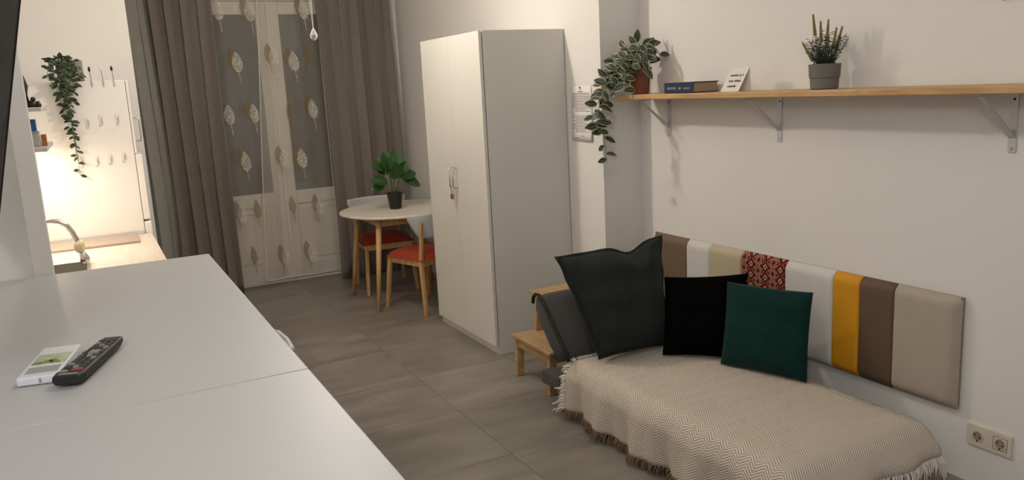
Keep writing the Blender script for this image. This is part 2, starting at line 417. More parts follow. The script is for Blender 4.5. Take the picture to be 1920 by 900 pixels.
# french door: frame + two leaves with glass above and a panel below
DY = YB+.05
wn = struct('window_1', MB().box(DX0, DX0+.06, DY, DY+.1, 0, DZ1).box(DX1-.06, DX1, DY, DY+.1, 0, DZ1).box(DX0+.06, DX1-.06, DY, DY+.1, DZ1-.06, DZ1).box(DX0+.06, DX1-.06, DY, DY+.1, 0, .025), M_frame_wh, bevel=.004)
for (a, b, g0, g1) in ((DX0+.062, 1.538, 1.04, 1.435), (1.542, DX1-.062, 1.634, 2.05)):
    lf = MB()
    y0, y1 = DY-.005, DY+.04
    lf.box(a, g0, y0, y1, .03, 2.515).box(g1, b, y0, y1, .03, 2.515).box(g0, g1, y0, y1, 2.405, 2.515).box(g0, g1, y0, y1, .72, .84).box(g0, g1, y0, y1, .03, .17)
    lo = struct('door_leaf', lf, M_frame_wh, wn, bevel=.004)
    struct('lower_panel', B(g0-.005, g1+.005, DY+.012, DY+.03, .16, .73), M_frame_wh, lo, bevel=.004)
    struct('panel_moulding', MB().box(g0+.03, g1-.03, DY+.004, DY+.014, .66, .69).box(g0+.03, g1-.03, DY+.004, DY+.014, .2, .23).box(g0+.03, g0+.06, DY+.004, DY+.014, .23, .66).box(g1-.06, g1-.03, DY+.004, DY+.014, .23, .66), M_frame_wh, lo, bevel=.003)
    struct('pane', B(g0-.004, g1+.004, DY+.018, DY+.024, .835, 2.41), M_glass, lo)
struct('astragal', B(1.522, 1.558, DY-.02, DY-.004, .03, 2.515), M_frame_wh, wn, bevel=.004)

# ------------------------------------------------------------------ curtains
rod = thing('curtain_rod', (1.55, 7.17, 2.62), 'long grey curtain rod above the balcony window carrying four curtains', 'curtain rod')
obj('rod', MB().tube([(.38, 7.17, 2.672), (2.66, 7.17, 2.672)], .014, 12), M_steel, rod, smooth=True)
for x in (.56, 1.55, 2.62): obj('bracket', MB().bar((x, 7.18, 2.672), (x, YB, 2.672), .015, .03), M_steel, rod)
def drape(name, x0t, x1t, x0b, x1b, nf, amp, y, label, seed, m=None):
    rnd = random.Random(seed); ph = [rnd.uniform(-.5, .5) for _ in range(nf+2)]; am = [rnd.uniform(.65, 1.15) for _ in range(nf+2)]
    def fn(u, v):
        z = 0.012+v*2.64
        x = (x0b*(1-v)+x1b*0*v+x0t*v)*(1-u)+(x1b*(1-v)+x1t*v)*u
        k = u*nf; i = int(min(k, nf-1e-6)); f = k-i
        a = (am[i]*(1-f)+am[i+1]*f)*amp*(0.85+0.25*(1-v))
        s = math.sin(2*PI*(k+0.10*math.sin(3*v+ph[i]))+ph[0])
        yy = y-a*math.copysign(abs(s)**0.75, s)+.012*math.sin(5*v+9*u)
        xx = x+.018*math.sin(4*PI*k+1.0)+.01*math.sin(4*v+i)
        return (xx, yy, z)
    o = obj(name, MB().grid(fn, nf*22, 26), m or M_drape, smooth=True, solid=.004)
    return tag(o, label, 'curtain', 'grey brown drapes beside the window')
drape('drape', .56, 1.03, .56, 1.03, 4, .043, 7.15, 'heavy grey brown drape hanging left of the sheer curtains', 3)
drape('drape', 1.885, 2.275, 1.90, 2.255, 2, .045, 7.135, 'heavy grey brown drape next to the right sheer curtain', 11)
drape('drape', 2.262, 2.59, 2.24, 2.60, 2, .036, 7.19, 'narrow grey brown drape nearest the wall behind the dining table', 5)

drape('drape', .385, .56, .40, .575, 1, .012, 7.22, 'flat pale grey panel added over the shaded wall strip beside the fridge', 17, mat('wall_shade_grey', (.34, .325, .29), .9, .06, 20, .1, 200))  # added panel hung like a drape; its grey paints shade on the wall strip

def sheer(label, edge0, edge1, z0, y, nf, seed, motifs):
    rnd = random.Random(seed); p1 = rnd.uniform(0, 6)
    def pos(x, z):
        return y+.014*math.sin(x*2*PI*nf+p1)+.006*math.sin(x*23+z*1.3)
    def fn(u, v):
        z = z0+(2.64-z0)*v; x = edge0(z)*(1-u)+edge1(z)*u
        return (x, pos(x, z), z+(.008*math.sin(x*17+1) if v == 0 else 0))
    o = obj('sheer_curtain', MB().grid(fn, 60, 24), M_sheer, smooth=True)
    tag(o, label, 'curtain', 'sheer leaf print curtains')
    hm = MB().grid(lambda u, v: (edge0(z0)*(1-u)+edge1(z0)*u, pos(edge0(z0)*(1-u)+edge1(z0)*u, z0)-.002, z0+.008*math.sin((edge0(z0)*(1-u)+edge1(z0)*u)*17+1)+.014*v), 40, 1)
    for e, sg in ((edge0, 1), (edge1, -1)):
        hm.grid(lambda u, v: (e(z0+2.5*v)+sg*u*.009, pos(e(z0+2.5*v), z0+2.5*v)-.003, z0+2.5*v), 1, 24)
    obj('hem', hm, M_hem, o, smooth=True)
    for (cx, cz, kind) in motifs:
        def leaf(cx, cz, w, h, dy, st):
            mb = MB()
            def lf(u, v):
                ww = w*math.sin(PI*min(1, max(0, v))**0.8)**0.75 if 0 < v < 1 else 0
                x = cx+(u-.5)*ww; z = cz-h/2+h*v
                x += .03*(v-.5)*-.4
                return (x, pos(x, z)-dy, z)
            mb.grid(lf, 6, 14)
            mb.grid(lambda u, v: (cx+.006+(u-.5)*.006+.02*(1-v)*.5, pos(cx, cz)-dy, cz-h/2-st+st*v), 1, 3)
            return mb
        if kind in 'tb': obj('tan_leaf', leaf(cx-.042, cz+.035, .072 if kind == 'b' else .058, .175, .0035, .085), M_lf_tan, o, smooth=True)
        if kind in 'wb': obj('white_leaf', leaf(cx, cz, .082, .178, .006, .095), M_lf_white, o, smooth=True)
    return o
sheer('plain left sheer curtain with leaf print, partly behind the other sheer', lambda z: .97+.012*z, lambda z: 1.44+.03*z, .045, 7.275, 7, 2,
      [(1.11, 2.43, 'w'), (1.37, 2.42, 'b'), (1.22, 2.00, 'b'), (1.105, 1.56, 'b'), (1.315, 1.56, 'b'), (1.20, 1.15, 'b'), (1.12, .70, 'b'), (1.29, .69, 't'), (1.22, .28, 't')])
sheer('right sheer curtain with leaf print and white hem, in front of the other sheer', lambda z: 1.245+.072*z, lambda z: 1.955-.006*z, .075, 7.235, 6, 9,
      [(1.82, 2.43, 'b'), (1.525, 2.03, 'b'), (1.69, 1.99, 'b'), (1.86, 2.02, 't'), (1.82, 1.57, 'b'), (1.655, 1.52, 't'), (1.525, 1.15, 'b'), (1.68, 1.14, 'b'), (1.59, .70, 't'), (1.80, .69, 'b'), (1.45, .27, 'b'), (1.69, .27, 'b')])

# ------------------------------------------------------------------ crystal ceiling lamp
ch = thing('crystal_ceiling_lamp', (LAMP.x, LAMP.y, 1.98), 'crystal ceiling lamp with a long hanging glass drop before the window', 'lamp')
obj('canopy', MB().lathe([(.0, ZC-.03), (.05, ZC-.028), (.06, ZC)], (LAMP.x, LAMP.y, 0)), M_chrome, ch, smooth=True)
obj('stem', MB().tube([(LAMP.x, LAMP.y, ZC-.02), (LAMP.x, LAMP.y, 2.37)], .006), M_chrome, ch, smooth=True)
rg = MB(); rg.tube([(LAMP.x+.13*math.cos(a*PI/12), LAMP.y+.13*math.sin(a*PI/12), 2.37) for a in range(25)], .006, 6)
for a in (0, PI/2): rg.tube([(LAMP.x-.13*math.cos(a), LAMP.y-.13*math.sin(a), 2.37), (LAMP.x+.13*math.cos(a), LAMP.y+.13*math.sin(a), 2.37)], .004, 6)
obj('ring', rg, M_chrome, ch, smooth=True)
obj('bulb', MB().lathe([(.0, 2.765), (.018, 2.76), (.03, 2.72), (.03, 2.69), (.012, 2.67), (0, 2.668)], (LAMP.x, LAMP.y, 0)), M_bulb, ch, smooth=True)
def crystal(mb, x, y, z, s=1.0, n=8):
    return mb.lathe([(0.0005*s, z), (.006*s, z-.006*s), (.016*s, z-.028*s), (.013*s, z-.040*s), (.004*s, z-.050*s)], (x, y, 0), n)
for k in range(10):
    a = 2*PI*k/10+.2; x, y = LAMP.x+.13*math.cos(a), LAMP.y+.13*math.sin(a)
    c = crystal(MB(), x, y, 2.345); c.tube([(x, y, 2.345), (x, y, 2.365)], .001, 4)
    obj('crystal', c, M_crystal, ch)
obj('drop_cord', MB().tube([(LAMP.x-.012, LAMP.y, 2.37), (LAMP.x-.001, LAMP.y, 2.05)], .0015, 5).tube([(LAMP.x+.006, LAMP.y, 2.37), (LAMP.x+.001, LAMP.y, 2.05)], .0015, 5), M_clear, ch)
obj('crystal_drop', crystal(MB(), LAMP.x, LAMP.y, 2.052, 1.4, 10), M_crystal, ch)

for (lx, ly, lab) in ((-.78, -.6, 'round white ceiling lamp near the entrance behind the long dresser'), (MIDL.x, MIDL.y, 'round white ceiling lamp over the middle of the room')):
    el = thing('round_ceiling_lamp', (lx, ly, 2.85), lab, 'lamp', 'round ceiling lamps')
    obj('base_plate', MB().lathe([(.16, ZC-.03), (.16, ZC)], (lx, ly, 0)), M_white, el)
    obj('glass_shade', MB().lathe([(.0, 2.86), (.08, 2.88), (.14, 2.95), (.15, 3.02)], (lx, ly, 0)), M_opal, el, smooth=True)

# ------------------------------------------------------------------ wardrobe
wr = thing('wardrobe', (2.41, 4.84, 0), 'tall white two-door wardrobe with padlocked chrome handles', 'wardrobe')
WX0, WX1, WY0, WY1 = 2.142, 2.705, 4.37, 5.30
obj('side_panel', B(WX0, WX1, WY0, WY0+.02, 0, 2.012), M_door_wh, wr, bevel=.0015)
obj('side_panel', B(WX0, WX1, WY1-.02, WY1, 0, 2.012), M_door_wh, wr, bevel=.0015)
obj('top_panel', B(WX0, WX1, WY0+.02, WY1-.02, 1.992, 2.012), M_door_wh, wr)
obj('bottom_panel', B(WX0, WX1, WY0+.02, WY1-.02, .055, .075), M_door_wh, wr)
obj('back_panel', B(WX1-.006, WX1, WY0+.02, WY1-.02, .075, 1.992), M_door_wh, wr)
obj('plinth', B(WX0, WX0+.016, WY0+.02, WY1-.02, 0, .055), M_door_wh, wr)
for (a, b, hy) in ((WY0+.002, 4.8335, 4.812), (4.8365, WY1-.002, 4.858)):
    d = obj('door', B(WX0-.026, WX0-.006, a, b, .058, 2.010), M_door_wh, wr, bevel=.0015)
    hx = WX0-.026
    obj('handle', MB().tube([(hx, hy, 1.17), (hx-.024, hy, 1.17), (hx-.032, hy, 1.162), (hx-.032, hy, 1.045), (hx-.024, hy, 1.037), (hx, hy, 1.037)], .0045, 8), M_chrome, d, smooth=True)
pl = thing('padlock', (2.085, 4.835, .965), 'small brass padlock locking the two wardrobe handles together', 'padlock')
obj('shackle', MB().tube([(2.084, 4.822, .995), (2.084, 4.820, 1.03), (2.084, 4.826, 1.05), (2.084, 4.844, 1.05), (2.084, 4.850, 1.03), (2.084, 4.848, .995)], .003, 8), M_chrome, pl, smooth=True)
obj('lock_body', B(2.077, 2.091, 4.817, 4.853, .965, 1.0), M_brass, pl, bevel=.003)

# ------------------------------------------------------------------ notice on the wall
nt = thing('printed_notice', (X1-.003, 4.19, 1.325), 'printed paper notice hanging on the wall beside the wardrobe', 'notice')
obj('sheet', MB().grid(lambda u, v: (X1-.004-.012*(1-u)*0-.010*(1-v)*(1-v)*(.4+.6*(1-u)), 4.079+.229*u, 1.325+.333*v), 8, 8), M_paper, nt, smooth=True, solid=.0006)
tx = MB(); rnd = random.Random(4)
def nx(y, z):
    u = (y-4.079)/.229; v = (z-1.325)/.333
    return X1-.004-.010*(1-v)*(1-v)*(.4+.6*(1-u))-.0009
def stroke(y0, y1, z, h): tx.add([(nx(y0, z), y0, z), (nx(y1, z), y1, z), (nx(y1, z+h), y1, z+h), (nx(y0, z+h), y0, z+h)], [(0, 1, 2, 3)])
z = 1.612; row = 0
while z > 1.372:
    if row in (12, 13): z -= .0095; row += 1; continue
    y = 4.292-rnd.choice((0, 0, .03)); end = 4.095+rnd.choice((0, 0, .012, .05))
    while y > end:
        wl = rnd.uniform(.008, .028); stroke(max(end, y-wl), y, z, .0035); y -= wl+.004
    z -= .0098; row += 1
stroke(4.175, 4.225, 1.622, .005); stroke(4.19, 4.215, 1.638, .004); stroke(4.16, 4.20, 1.352, .003); stroke(4.22, 4.27, 1.340, .003)
o = obj('printed_text', tx, M_ink, nt); o['kind'] = 'stuff'
obj('pin', MB().lathe([(.004, -.006), (.004, 0)], (X1-.006, 4.2, 1.65), 10, 'x'), M_dark, nt)

# ------------------------------------------------------------------ dining table, chairs, plant
TX, TY = 2.20, 6.22
tb = thing('dining_table', (TX, TY, 0), 'round dining table with pale top and splayed wooden legs', 'table')
obj('tabletop', MB().lathe([(.455, .715), (.484, .722), (.49, .731), (.488, .738), (.482, .74)], (TX, TY, 0), 64), M_tabletop, tb, smooth=False)
ap = MB()
for sx in (-1, 1):
    ap.box(TX+sx*.27-.01, TX+sx*.27+.01, TY-.27, TY+.27, .65, .715)
    ap.box(TX-.27, TX+.27, TY+sx*.27-.01, TY+sx*.27+.01, .65, .715)
obj('apron', ap, M_birch, tb, bevel=.002)
for sx in (-1, 1):
    for sy in (-1, 1):
        obj('leg', MB().tube([(TX+sx*.365, TY+sy*(.365 if sy < 0 else .30), 0), (TX+sx*.275, TY+sy*.275, .712)], [.0145, .024], 16), M_birch, tb, smooth=True)

def chair_meshes():
    P = []
    P.append(('seat_pad', MB().grid(lambda u, v: ((u-.5)*.45*(1-.06*(1-v)), (v-.5)*.43-.005, .425+.055*(1-abs(2*u-1)**7)*(1-abs(2*v-1)**7)), 16, 16)
              .grid(lambda u, v: ((.5-u)*.45*(1-.06*(1-v)), (v-.5)*.43-.005, .4245), 2, 2), M_red, dict(smooth=True)))
    fr = MB().box(-.19, .19, .175, .20, .375, .424).box(-.185, .185, -.205, -.18, .375, .424)
    for s in (-1, 1): fr.box(s*.185-.012, s*.185+.012, -.20, .20, .375, .424)
    P.append(('seat_frame', fr, M_birch, dict(bevel=.003)))
    for s in (-1, 1):
        P.append(('leg', MB().bar((s*.215, .235, 0), (s*.188, .185, .424), .026, .026, .032, .036), M_birch, dict(bevel=.004)))
        P.append(('leg', MB().bar((s*.215, -.245, 0), (s*.190, -.195, .424), .026, .026, .030, .034), M_birch, dict(bevel=.004)))
        P.append(('back_post', MB().bar((s*.190, -.195, .40), (s*.192, -.235, .72), .028, .032, .022, .022), M_birch, dict(bevel=.004)))
    def back(u, v):
        ang = (u-.5)*1.7; hw = .255*(.62+.38*min(1, (v*1.25))**.8)
        x = hw*math.sin(ang)/math.sin(.85); y = -.245+.115*(1-math.cos(ang))/(1-math.cos(.85))*(hw/.255)-.02*v
        return (x, y-.0, .585+.195*v)
    P.append(('backrest', MB().grid(back, 20, 10), M_white, dict(smooth=True, solid=.012)))
    return P
CH = chair_meshes()
ch1 = thing('dining_chair', (2.215, 5.78, 0), 'dining chair with red seat, its white back turned to the room beside wardrobe', 'chair', 'red seated dining chairs', math.radians(18))
ch2 = thing('dining_chair', (2.165, 6.60, 0), 'dining chair with red seat on the window side of the round table', 'chair', 'red seated dining chairs', math.radians(174))
kids = [obj(nm, mb, m, ch1, local=True, **kw) for nm, mb, m, kw in CH]
for k in kids:
    c = k.copy(); COL.objects.link(c); c.parent = ch2

def leafmesh(name, L, W, m, fold=.25, curl=.3, shape=1.0, nu=6, nv=8):
    def fn(u, v):
        a = (u-.5)*2
        wv = W*math.sin(PI*v**shape)**.8 if 0 < v < 1 else 0.0
        return (a*wv/2, L*v*(1-.12*curl*v), fold*abs(a)*wv/2-curl*L*v*v*.5)
    return MB().grid(fn, nu, nv).mesh(name, smooth=True, mats=(m,))

pp = thing('potted_plant', (2.165, 6.21, .74), 'broad-leaved green plant in a small black pot on the dining table', 'plant')
PC = Vector((2.165, 6.21, 0))
obj('pot', MB().lathe([(.0, .741), (.044, .741), (.050, .76), (.066, .868), (.068, .872), (.062, .872), (.058, .855), (0, .853)], PC, 28), M_blackpl, pp, smooth=True)
obj('soil', MB().lathe([(0, .850), (.058, .850), (.058, .856), (0, .858)], PC, 20), M_soil, pp)
blm = leafmesh('leaf', .18, .135, M_leaf_big, .22, .25, .85)
bls = leafmesh('leaf_small', .12, .085, M_leaf_big, .25, .35, .9)
st = MB()
for (dx, dy, dz, L, ang, tilt, big, sc) in (
        (.01, -.05, 1.03, 0, 75, 60, 1, 1.12), (-.05, .0, 1.02, 0, 130, 55, 1, .95), (-.06, -.03, .97, 0, 200, 10, 1, .85), (-.07, -.01, 1.07, 0, 178, 20, 0, 1.0),
        (.05, -.02, .99, 0, 20, 15, 1, .9), (.07, -.03, .98, 0, -12, -20, 1, .95), (.0, -.07, .99, 0, 265, 30, 1, .9), (.02, .03, 1.05, 0, 60, 65, 1, 1.0),
        (-.03, -.04, 1.05, 0, 110, 62, 1, 1.0), (-.08, .0, .95, 0, 190, -15, 0, 1.05), (.03, -.05, 1.02, 0, 300, 40, 0, 1.1)):
    p = PC+Vector((dx, dy, dz)); a = math.radians(ang); tlt = math.radians(tilt)
    d = Vector((math.cos(a)*math.cos(tlt), math.sin(a)*.35*math.cos(tlt), math.sin(tlt)))
    nrm = Vector((0, -1, .35)) if tilt > 25 else Vector((0.1, -.75, .8))
    share('leaf', blm if big else bls, pp, frame(p, d, nrm) @ Matrix.Scale(sc, 4))
    st.tube([PC+Vector((dx*.25, dy*.25, .85)), PC+Vector((dx*.6, dy*.6, .93)), p], .0032, 6)
obj('stems', st, M_stem_pale, pp, smooth=True)

# ------------------------------------------------------------------ step stool
ss = thing('step_stool', (2.22, 3.80, 0), 'wooden step stool between the wardrobe and the grey sofa', 'stool')
SY0, SY1 = 3.60, 4.01
obj('step', B(2.045, 2.27, SY0-.025, SY1+.0, .232, .252), M_stoolw, ss, bevel=.004)
obj('top', B(2.165, 2.43, SY0-.02, SY1-.02, .482, .502), M_stoolw, ss, bevel=.004)
for y in (SY0+.016, SY1-.022):
    obj('leg', MB().bar((2.075, y, 0), (2.085, y, .232), .045, .032), M_stoolw, ss, bevel=.002)
    obj('leg', MB().bar((2.215, y, .252), (2.235, y, .482), .045, .032), M_stoolw, ss, bevel=.002)
    obj('leg', MB().bar((2.43, y, 0), (2.40, y, .482), .045, .032), M_stoolw, ss, bevel=.002)
    obj('side_rail', B(2.06, 2.41, y-.010, y+.010, .175, .231), M_stoolw, ss, bevel=.002)
obj('front_rail', B(2.064, 2.080, SY0+.03, SY1-.04, .18, .231), M_stoolw, ss, bevel=.002)
obj('top_rail', B(2.222, 2.238, SY0+.03, SY1-.04, .43, .481), M_stoolw, ss, bevel=.002)

# ------------------------------------------------------------------ sofa
so = thing('sofa', (2.35, 2.55, 0), 'low grey sofa with black piping on its sloping backrest, under the cream throw', 'sofa')
obj('seat', B(2.0, 2.715, 1.90, 3.30, .11, .285), M_grey_sofa, so, bevel=.035, seg=4)
obj('base_frame', B(2.02, 2.70, 1.95, 3.46, .075, .125), M_grey_sofa, so, bevel=.01)
obj('hinge_block', MB().bar((1.985, 3.30, .185), (1.985, 3.49, .175), .09, .075), M_grey_sofa, so, bevel=.015, seg=3)
for x in (2.08, 2.64):
    for y in (2.0, 3.3): obj('leg', MB().tube([(x, y, 0), (x, y, .08)], [.018, .022], 12), M_blackpl, so, smooth=True)
# backrest slab (profile in Y,Z), X 1.96..2.70
prof = [(3.262, .335), (3.30, .300), (3.37, .272), (3.40, .30), (3.575, .495), (3.600, .545), (3.585, .588), (3.545, .602), (3.505, .585), (3.40, .48)]
def slab(x0, x1, prof, nx=14):
    mb = MB(); n = len(prof); o = 0
    cy = sum(p[0] for p in prof)/n; cz = sum(p[1] for p in prof)/n
    for i in range(nx+1):
        u = i/nx; x = x0+(x1-x0)*u
        e = min(u, 1-u)*nx; s = 0.90 if e < .5 else (0.985 if e < 1.5 else 1.0)
        for (y, z) in prof: mb.v.append(Vector((x, cy+(y-cy)*s, cz+(z-cz)*s)))
    for i in range(nx):
        for k in range(n): mb.f.append([i*n+k, (i+1)*n+k, (i+1)*n+(k+1) % n, i*n+(k+1) % n])
    mb.f.append(list(range(n))); mb.f.append([nx*n+k for k in range(n)][::-1])
    return mb
br = obj('backrest', slab(1.955, 2.70, prof), M_grey_sofa, so, smooth=True, subsurf=1)
obj('piping', MB().tube([(1.972, y, z) for y, z in ((3.595, .545), (3.588, .578), (3.560, .600), (3.525, .602), (3.495, .583), (3.46, .548), (3.40, .484), (3.33, .412), (3.262, .345), (3.255, .315))], .0095, 8), M_pipe, br, smooth=True)

# throw over the seat
ZT = .305
def throw_x(p):      # arc position p (metres) from the back edge -> x, drop
    back = .10; top = 0.755; r = .05
    if p < back:      # back hang
        return 2.752, back-p
    q = p-back
    if q < top: 
        e = q/top
        x = 2.752-q
        dz = .022*max(0, (.05-q)/.05)**2+.026*max(0, (q-(top-.06))/.06)**2
        return x, dz
    d = q-top
    return 2.752-top-.028*min(1, d/.05)-.035*max(0, d-.05), .026+d
def throw_y(q):      # from the far end (tucked at the backrest) to the near end
    top = 1.43
    if q < top:
        return 3.285-q, .03*max(0, (q-(top-.10))/.10)**2
    d = q-top
    return 3.285-top-.055*min(1, d/.06)-.10*max(0, d-.06), .03+d*.95
PT, QT = .10+.755+.225, 1.43+.095
def throw_pt(p, q, lift=0.0):
    x, dx = throw_x(p); y, dy = throw_y(q)
    drop = math.hypot(dx, dy)
    z = ZT-drop+.004*math.sin(9*x+4*y)*math.cos(7*y)
    hang = max(0, dx-.03)
    x += -.020*hang/.2*math.sin(y*19+1)*1.0-.008*hang/.2*math.sin(y*47)
    hq = max(0, dy-.03); y += .012*math.sin(x*24)*hq/.1
    if p > .855 and drop > .12: z += .005*math.sin(y*6.3+.5)
    z += lift
    return Vector((x, y, max(z, .03)))
to = obj('throw_blanket', MB().grid(lambda u, v: throw_pt(u*PT, v*QT), 70, 90, lambda u, v: (v*QT, u*PT)), M_throw, smooth=True, solid=.005)
tag(to, 'cream herringbone throw with fringed edges spread over the low sofa', 'throw')
rnd = random.Random(12)
f1 = MB()
for k in range(110):      # knotted white tassels along the far end
    p = .10+(PT-.10)*(k+rnd.random()*.7)/110
    b = throw_pt(p, .004); inn = throw_pt(p, .05); out = (b-inn).normalized()
    up = Vector((0, 0, 1)) if p < .84 else Vector((-1, 0, -.2))
    for s in range(3):
        dv = Vector((rnd.uniform(-.35, .35), rnd.uniform(-.2, .2), rnd.uniform(-.3, .3)))
        L = rnd.uniform(.035, .068)
        m1 = b+(out*.5+up*.35+dv*.4)*L*.6; e = b+(out*.85+up*rnd.uniform(-.25, .35)+dv+Vector((0, 0, -.35 if p > .84 else 0)))*L
        f1.tube([b, m1, e], [.0040, .0044, .0028], 4)
o = obj('end_fringe', f1, M_fr_white, to); o['kind'] = 'stuff'
f2 = MB()
for k in range(330):      # brown fringe along the front hem
    q = QT*(k+rnd.random())/330*.985
    b = throw_pt(PT-.004, q)
    L = min(rnd.uniform(.022, .075), b.z-.004)
    e = b+Vector((rnd.uniform(-.022, .006), rnd.uniform(-.016, .016), -L))
    f2.tube([b, (b+e)/2+Vector((-.004, rnd.uniform(-.004, .004), 0)), e], [.0022, .0022, .0012], 4)
o = obj('front_fringe', f2, M_fr_brown, to); o['kind'] = 'stuff'
f3 = MB()
for k in range(230):      # fringe along the near end
    p = PT*(k+rnd.random())/230
    b = throw_pt(p, QT-.004); L = min(rnd.uniform(.04, .075), b.z-.005)
    e = b+Vector((rnd.uniform(-.012, .012), rnd.uniform(-.02, .004), -L))
    f3.tube([b, (b+e)/2+Vector((rnd.uniform(-.006, .006), -.005, 0)), e], [.003, .003, .0016], 4)
o = obj('near_fringe', f3, M_fr_white, to); o['kind'] = 'stuff'

# cushions given by their four corners
def cushion(name, bl, brr, tr, tlc, T, m, label, seed, ears=.06, flange=0.0, wr=.006, n=30, sag=0.0, dent=0.0):
    bl, brr, tr, tlc = map(Vector, (bl, brr, tr, tlc)); rnd = random.Random(seed)
    nrm = ((brr-bl).cross(tlc-bl)).normalized()
    ctr = (bl+brr+tr+tlc)/4; ph = [rnd.uniform(0, 6) for _ in range(6)]
    def side(sg):
        def fn(u, v):
            a, b = 2*u-1, 2*v-1
            pu = ears*(1-b*b)*a*abs(a); pv = ears*(1-a*a)*b*abs(b)
            uu = (a-pu+1)/2; vv = (b-pv+1)/2
            if dent: vv -= dent*math.exp(-((u-.66)/.12)**2)*max(0, (v-.55)/.45)
            if sag: vv -= sag*(1-v)*0
            p = (bl*(1-uu)+brr*uu)*(1-vv)+(tlc*(1-uu)+tr*uu)*vv
            k = max(0, 1-abs(a)**2.6)*max(0, 1-abs(b)**2.6)
            t = T/2*k**.55*(1+.15*(-b))
            wn = wr*math.sin(7*u+9*v+ph[0])*math.sin(11*v-5*u+ph[1])+wr*.7*math.sin(23*(u-v)+ph[2])*abs(a*b)
            return p+nrm*sg*t+nrm*wn*k**.3
        return fn
    o = obj(name, MB().grid(side(1), n, n).grid(lambda u, v: side(-1)(1-u, v), n, n), m, smooth=True)
    mod = o.modifiers.new('weld', 'WELD'); mod.merge_threshold = .0008
    if flange:
        f = side(0.0)
        rim = []
        K = 24
        for k in range(K): rim.append((k/K, 0))
        for k in range(K): rim.append((1, k/K))
        for k in range(K): rim.append((1-k/K, 1))
        for k in range(K): rim.append((0, 1-k/K))
        pts = [f(a, b) for a, b in rim]; mb = MB(); N = len(pts)
        for i, p in enumerate(pts):
            d = (p-ctr); d = (d-nrm*d.dot(nrm)).normalized()
            q = p+d*flange+nrm*.006*math.sin(i*.9+ph[3])
            for w_ in (p-d*.012+nrm*.004, q+nrm*.002, q-nrm*.002, p-d*.012-nrm*.004): mb.v.append(w_)
        for i in range(N):
            j = (i+1) % N
            for k in range(4): mb.f.append([i*4+k, j*4+k, j*4+(k+1) % 4, i*4+(k+1) % 4])
        obj('flange', mb, m, o, smooth=True)
    return tag(o, label, 'cushion', 'cushions on the sofa')
cushion('cushion', (2.10, 3.165, .338), (2.52, 3.165, .326), (2.63, 3.345, .850), (1.99, 3.36, .825), .20, M_slate, 'large slate grey cushion with a flanged edge against the sofa back', 3, .05, .014, .013, 40, dent=.08)
cushion('cushion', (2.405, 3.06, .315), (2.66, 2.80, .315), (2.83, 2.905, .700), (2.535, 3.20, .672), .13, M_black, 'plain black cushion between the slate and the teal cushions', 5, .045)
cushion('cushion', (2.545, 2.795, .315), (2.685, 2.395, .315), (2.815, 2.485, .690), (2.685, 2.90, .683), .12, M_teal, 'square dark teal cushion leaning by the headboard', 9, .035, 0, .005)

# ------------------------------------------------------------------ headboard
hb = thing('headboard', (XR-.025, 2.85, .29), 'padded headboard of coloured vertical strips fixed to the wall', 'headboard')
ZB0, ZB1 = .296, .768
obj('backing_board', B(XR-.018, XR-.0005, 1.885, 3.828, ZB0+.004, ZB1-.004), mat('board', (.3, .26, .2), .8), hb)
cuts = [3.83, 3.512, 3.32, 3.076, 2.776, 2.488, 2.343, 2.17, 1.881]
hc = [('brown', lin((112, 92, 74))), ('offwhite', (.62, .60, .57)), ('beige', lin((188, 175, 146))), None, ('offwhite', (.62, .60, .57)), ('mustard', lin((208, 146, 20))), ('dark brown', lin((96, 76, 60))), ('greige', lin((172, 161, 146)))]
for k in range(8):
    y1, y0 = cuts[k]-.0008, cuts[k+1]+.0008
    m = M_diamond if hc[k] is None else mat('pad_'+hc[k][0], hc[k][1], .62, .03, 12, .12, 250)
    def pad(u, v, y0=y0, y1=y1, k=k):
        a, b = 2*u-1, 2*v-1
        l = 2.2 if k == 7 else 8.0; r = 5
        ew = (y1-y0)
        # rounded over the outer rim of the board, softly at the seams
        dy = min(u*ew, (1-u)*ew); dz = min(v, 1-v)*(ZB1-ZB0)
        ry = .035 if ((k == 0 and u > .5) or (k == 7 and u < .5)) else .010
        dd = .008 if ry == .010 else .030
        ty = dd*max(0, 1-dy/ry)**2; tz = .028*max(0, 1-dz/.04)**2
        return (XR-.05+min(.032, ty+tz), y0+ew*u, ZB0+(ZB1-ZB0)*v)
    def rs(t, n):   # denser samples near the ends
        return .5-.5*math.cos(PI*t)
    mb = MB().grid(lambda u, v: pad(rs(u, 0), rs(v, 0)), 18, 24, lambda u, v: (rs(u, 0)*(y1-y0), rs(v, 0)*(ZB1-ZB0)))
    # closing sides down to the board
    for (uu0, vv0, uu1, vv1) in ((0, 0, 0, 1), (1, 1, 1, 0), (1, 0, 0, 0), (0, 1, 1, 1)):
        mb.grid(lambda u, v: (lambda P: (P[0]*(1-v)+(XR-.018)*v, P[1], P[2]))(pad(uu0+(uu1-uu0)*rs(u, 0), vv0+(vv1-vv0)*rs(u, 0))), 18, 1)
    o = obj('padded_strip', mb, m, hb, smooth=True)
    mo = o.modifiers.new('weld', 'WELD'); mo.merge_threshold = .0002
    if hc[k] is None: o['label'] = 'red and brown diamond pattern strip'
    else: o['label'] = hc[k][0].replace('offwhite', 'off-white')+' padded strip'

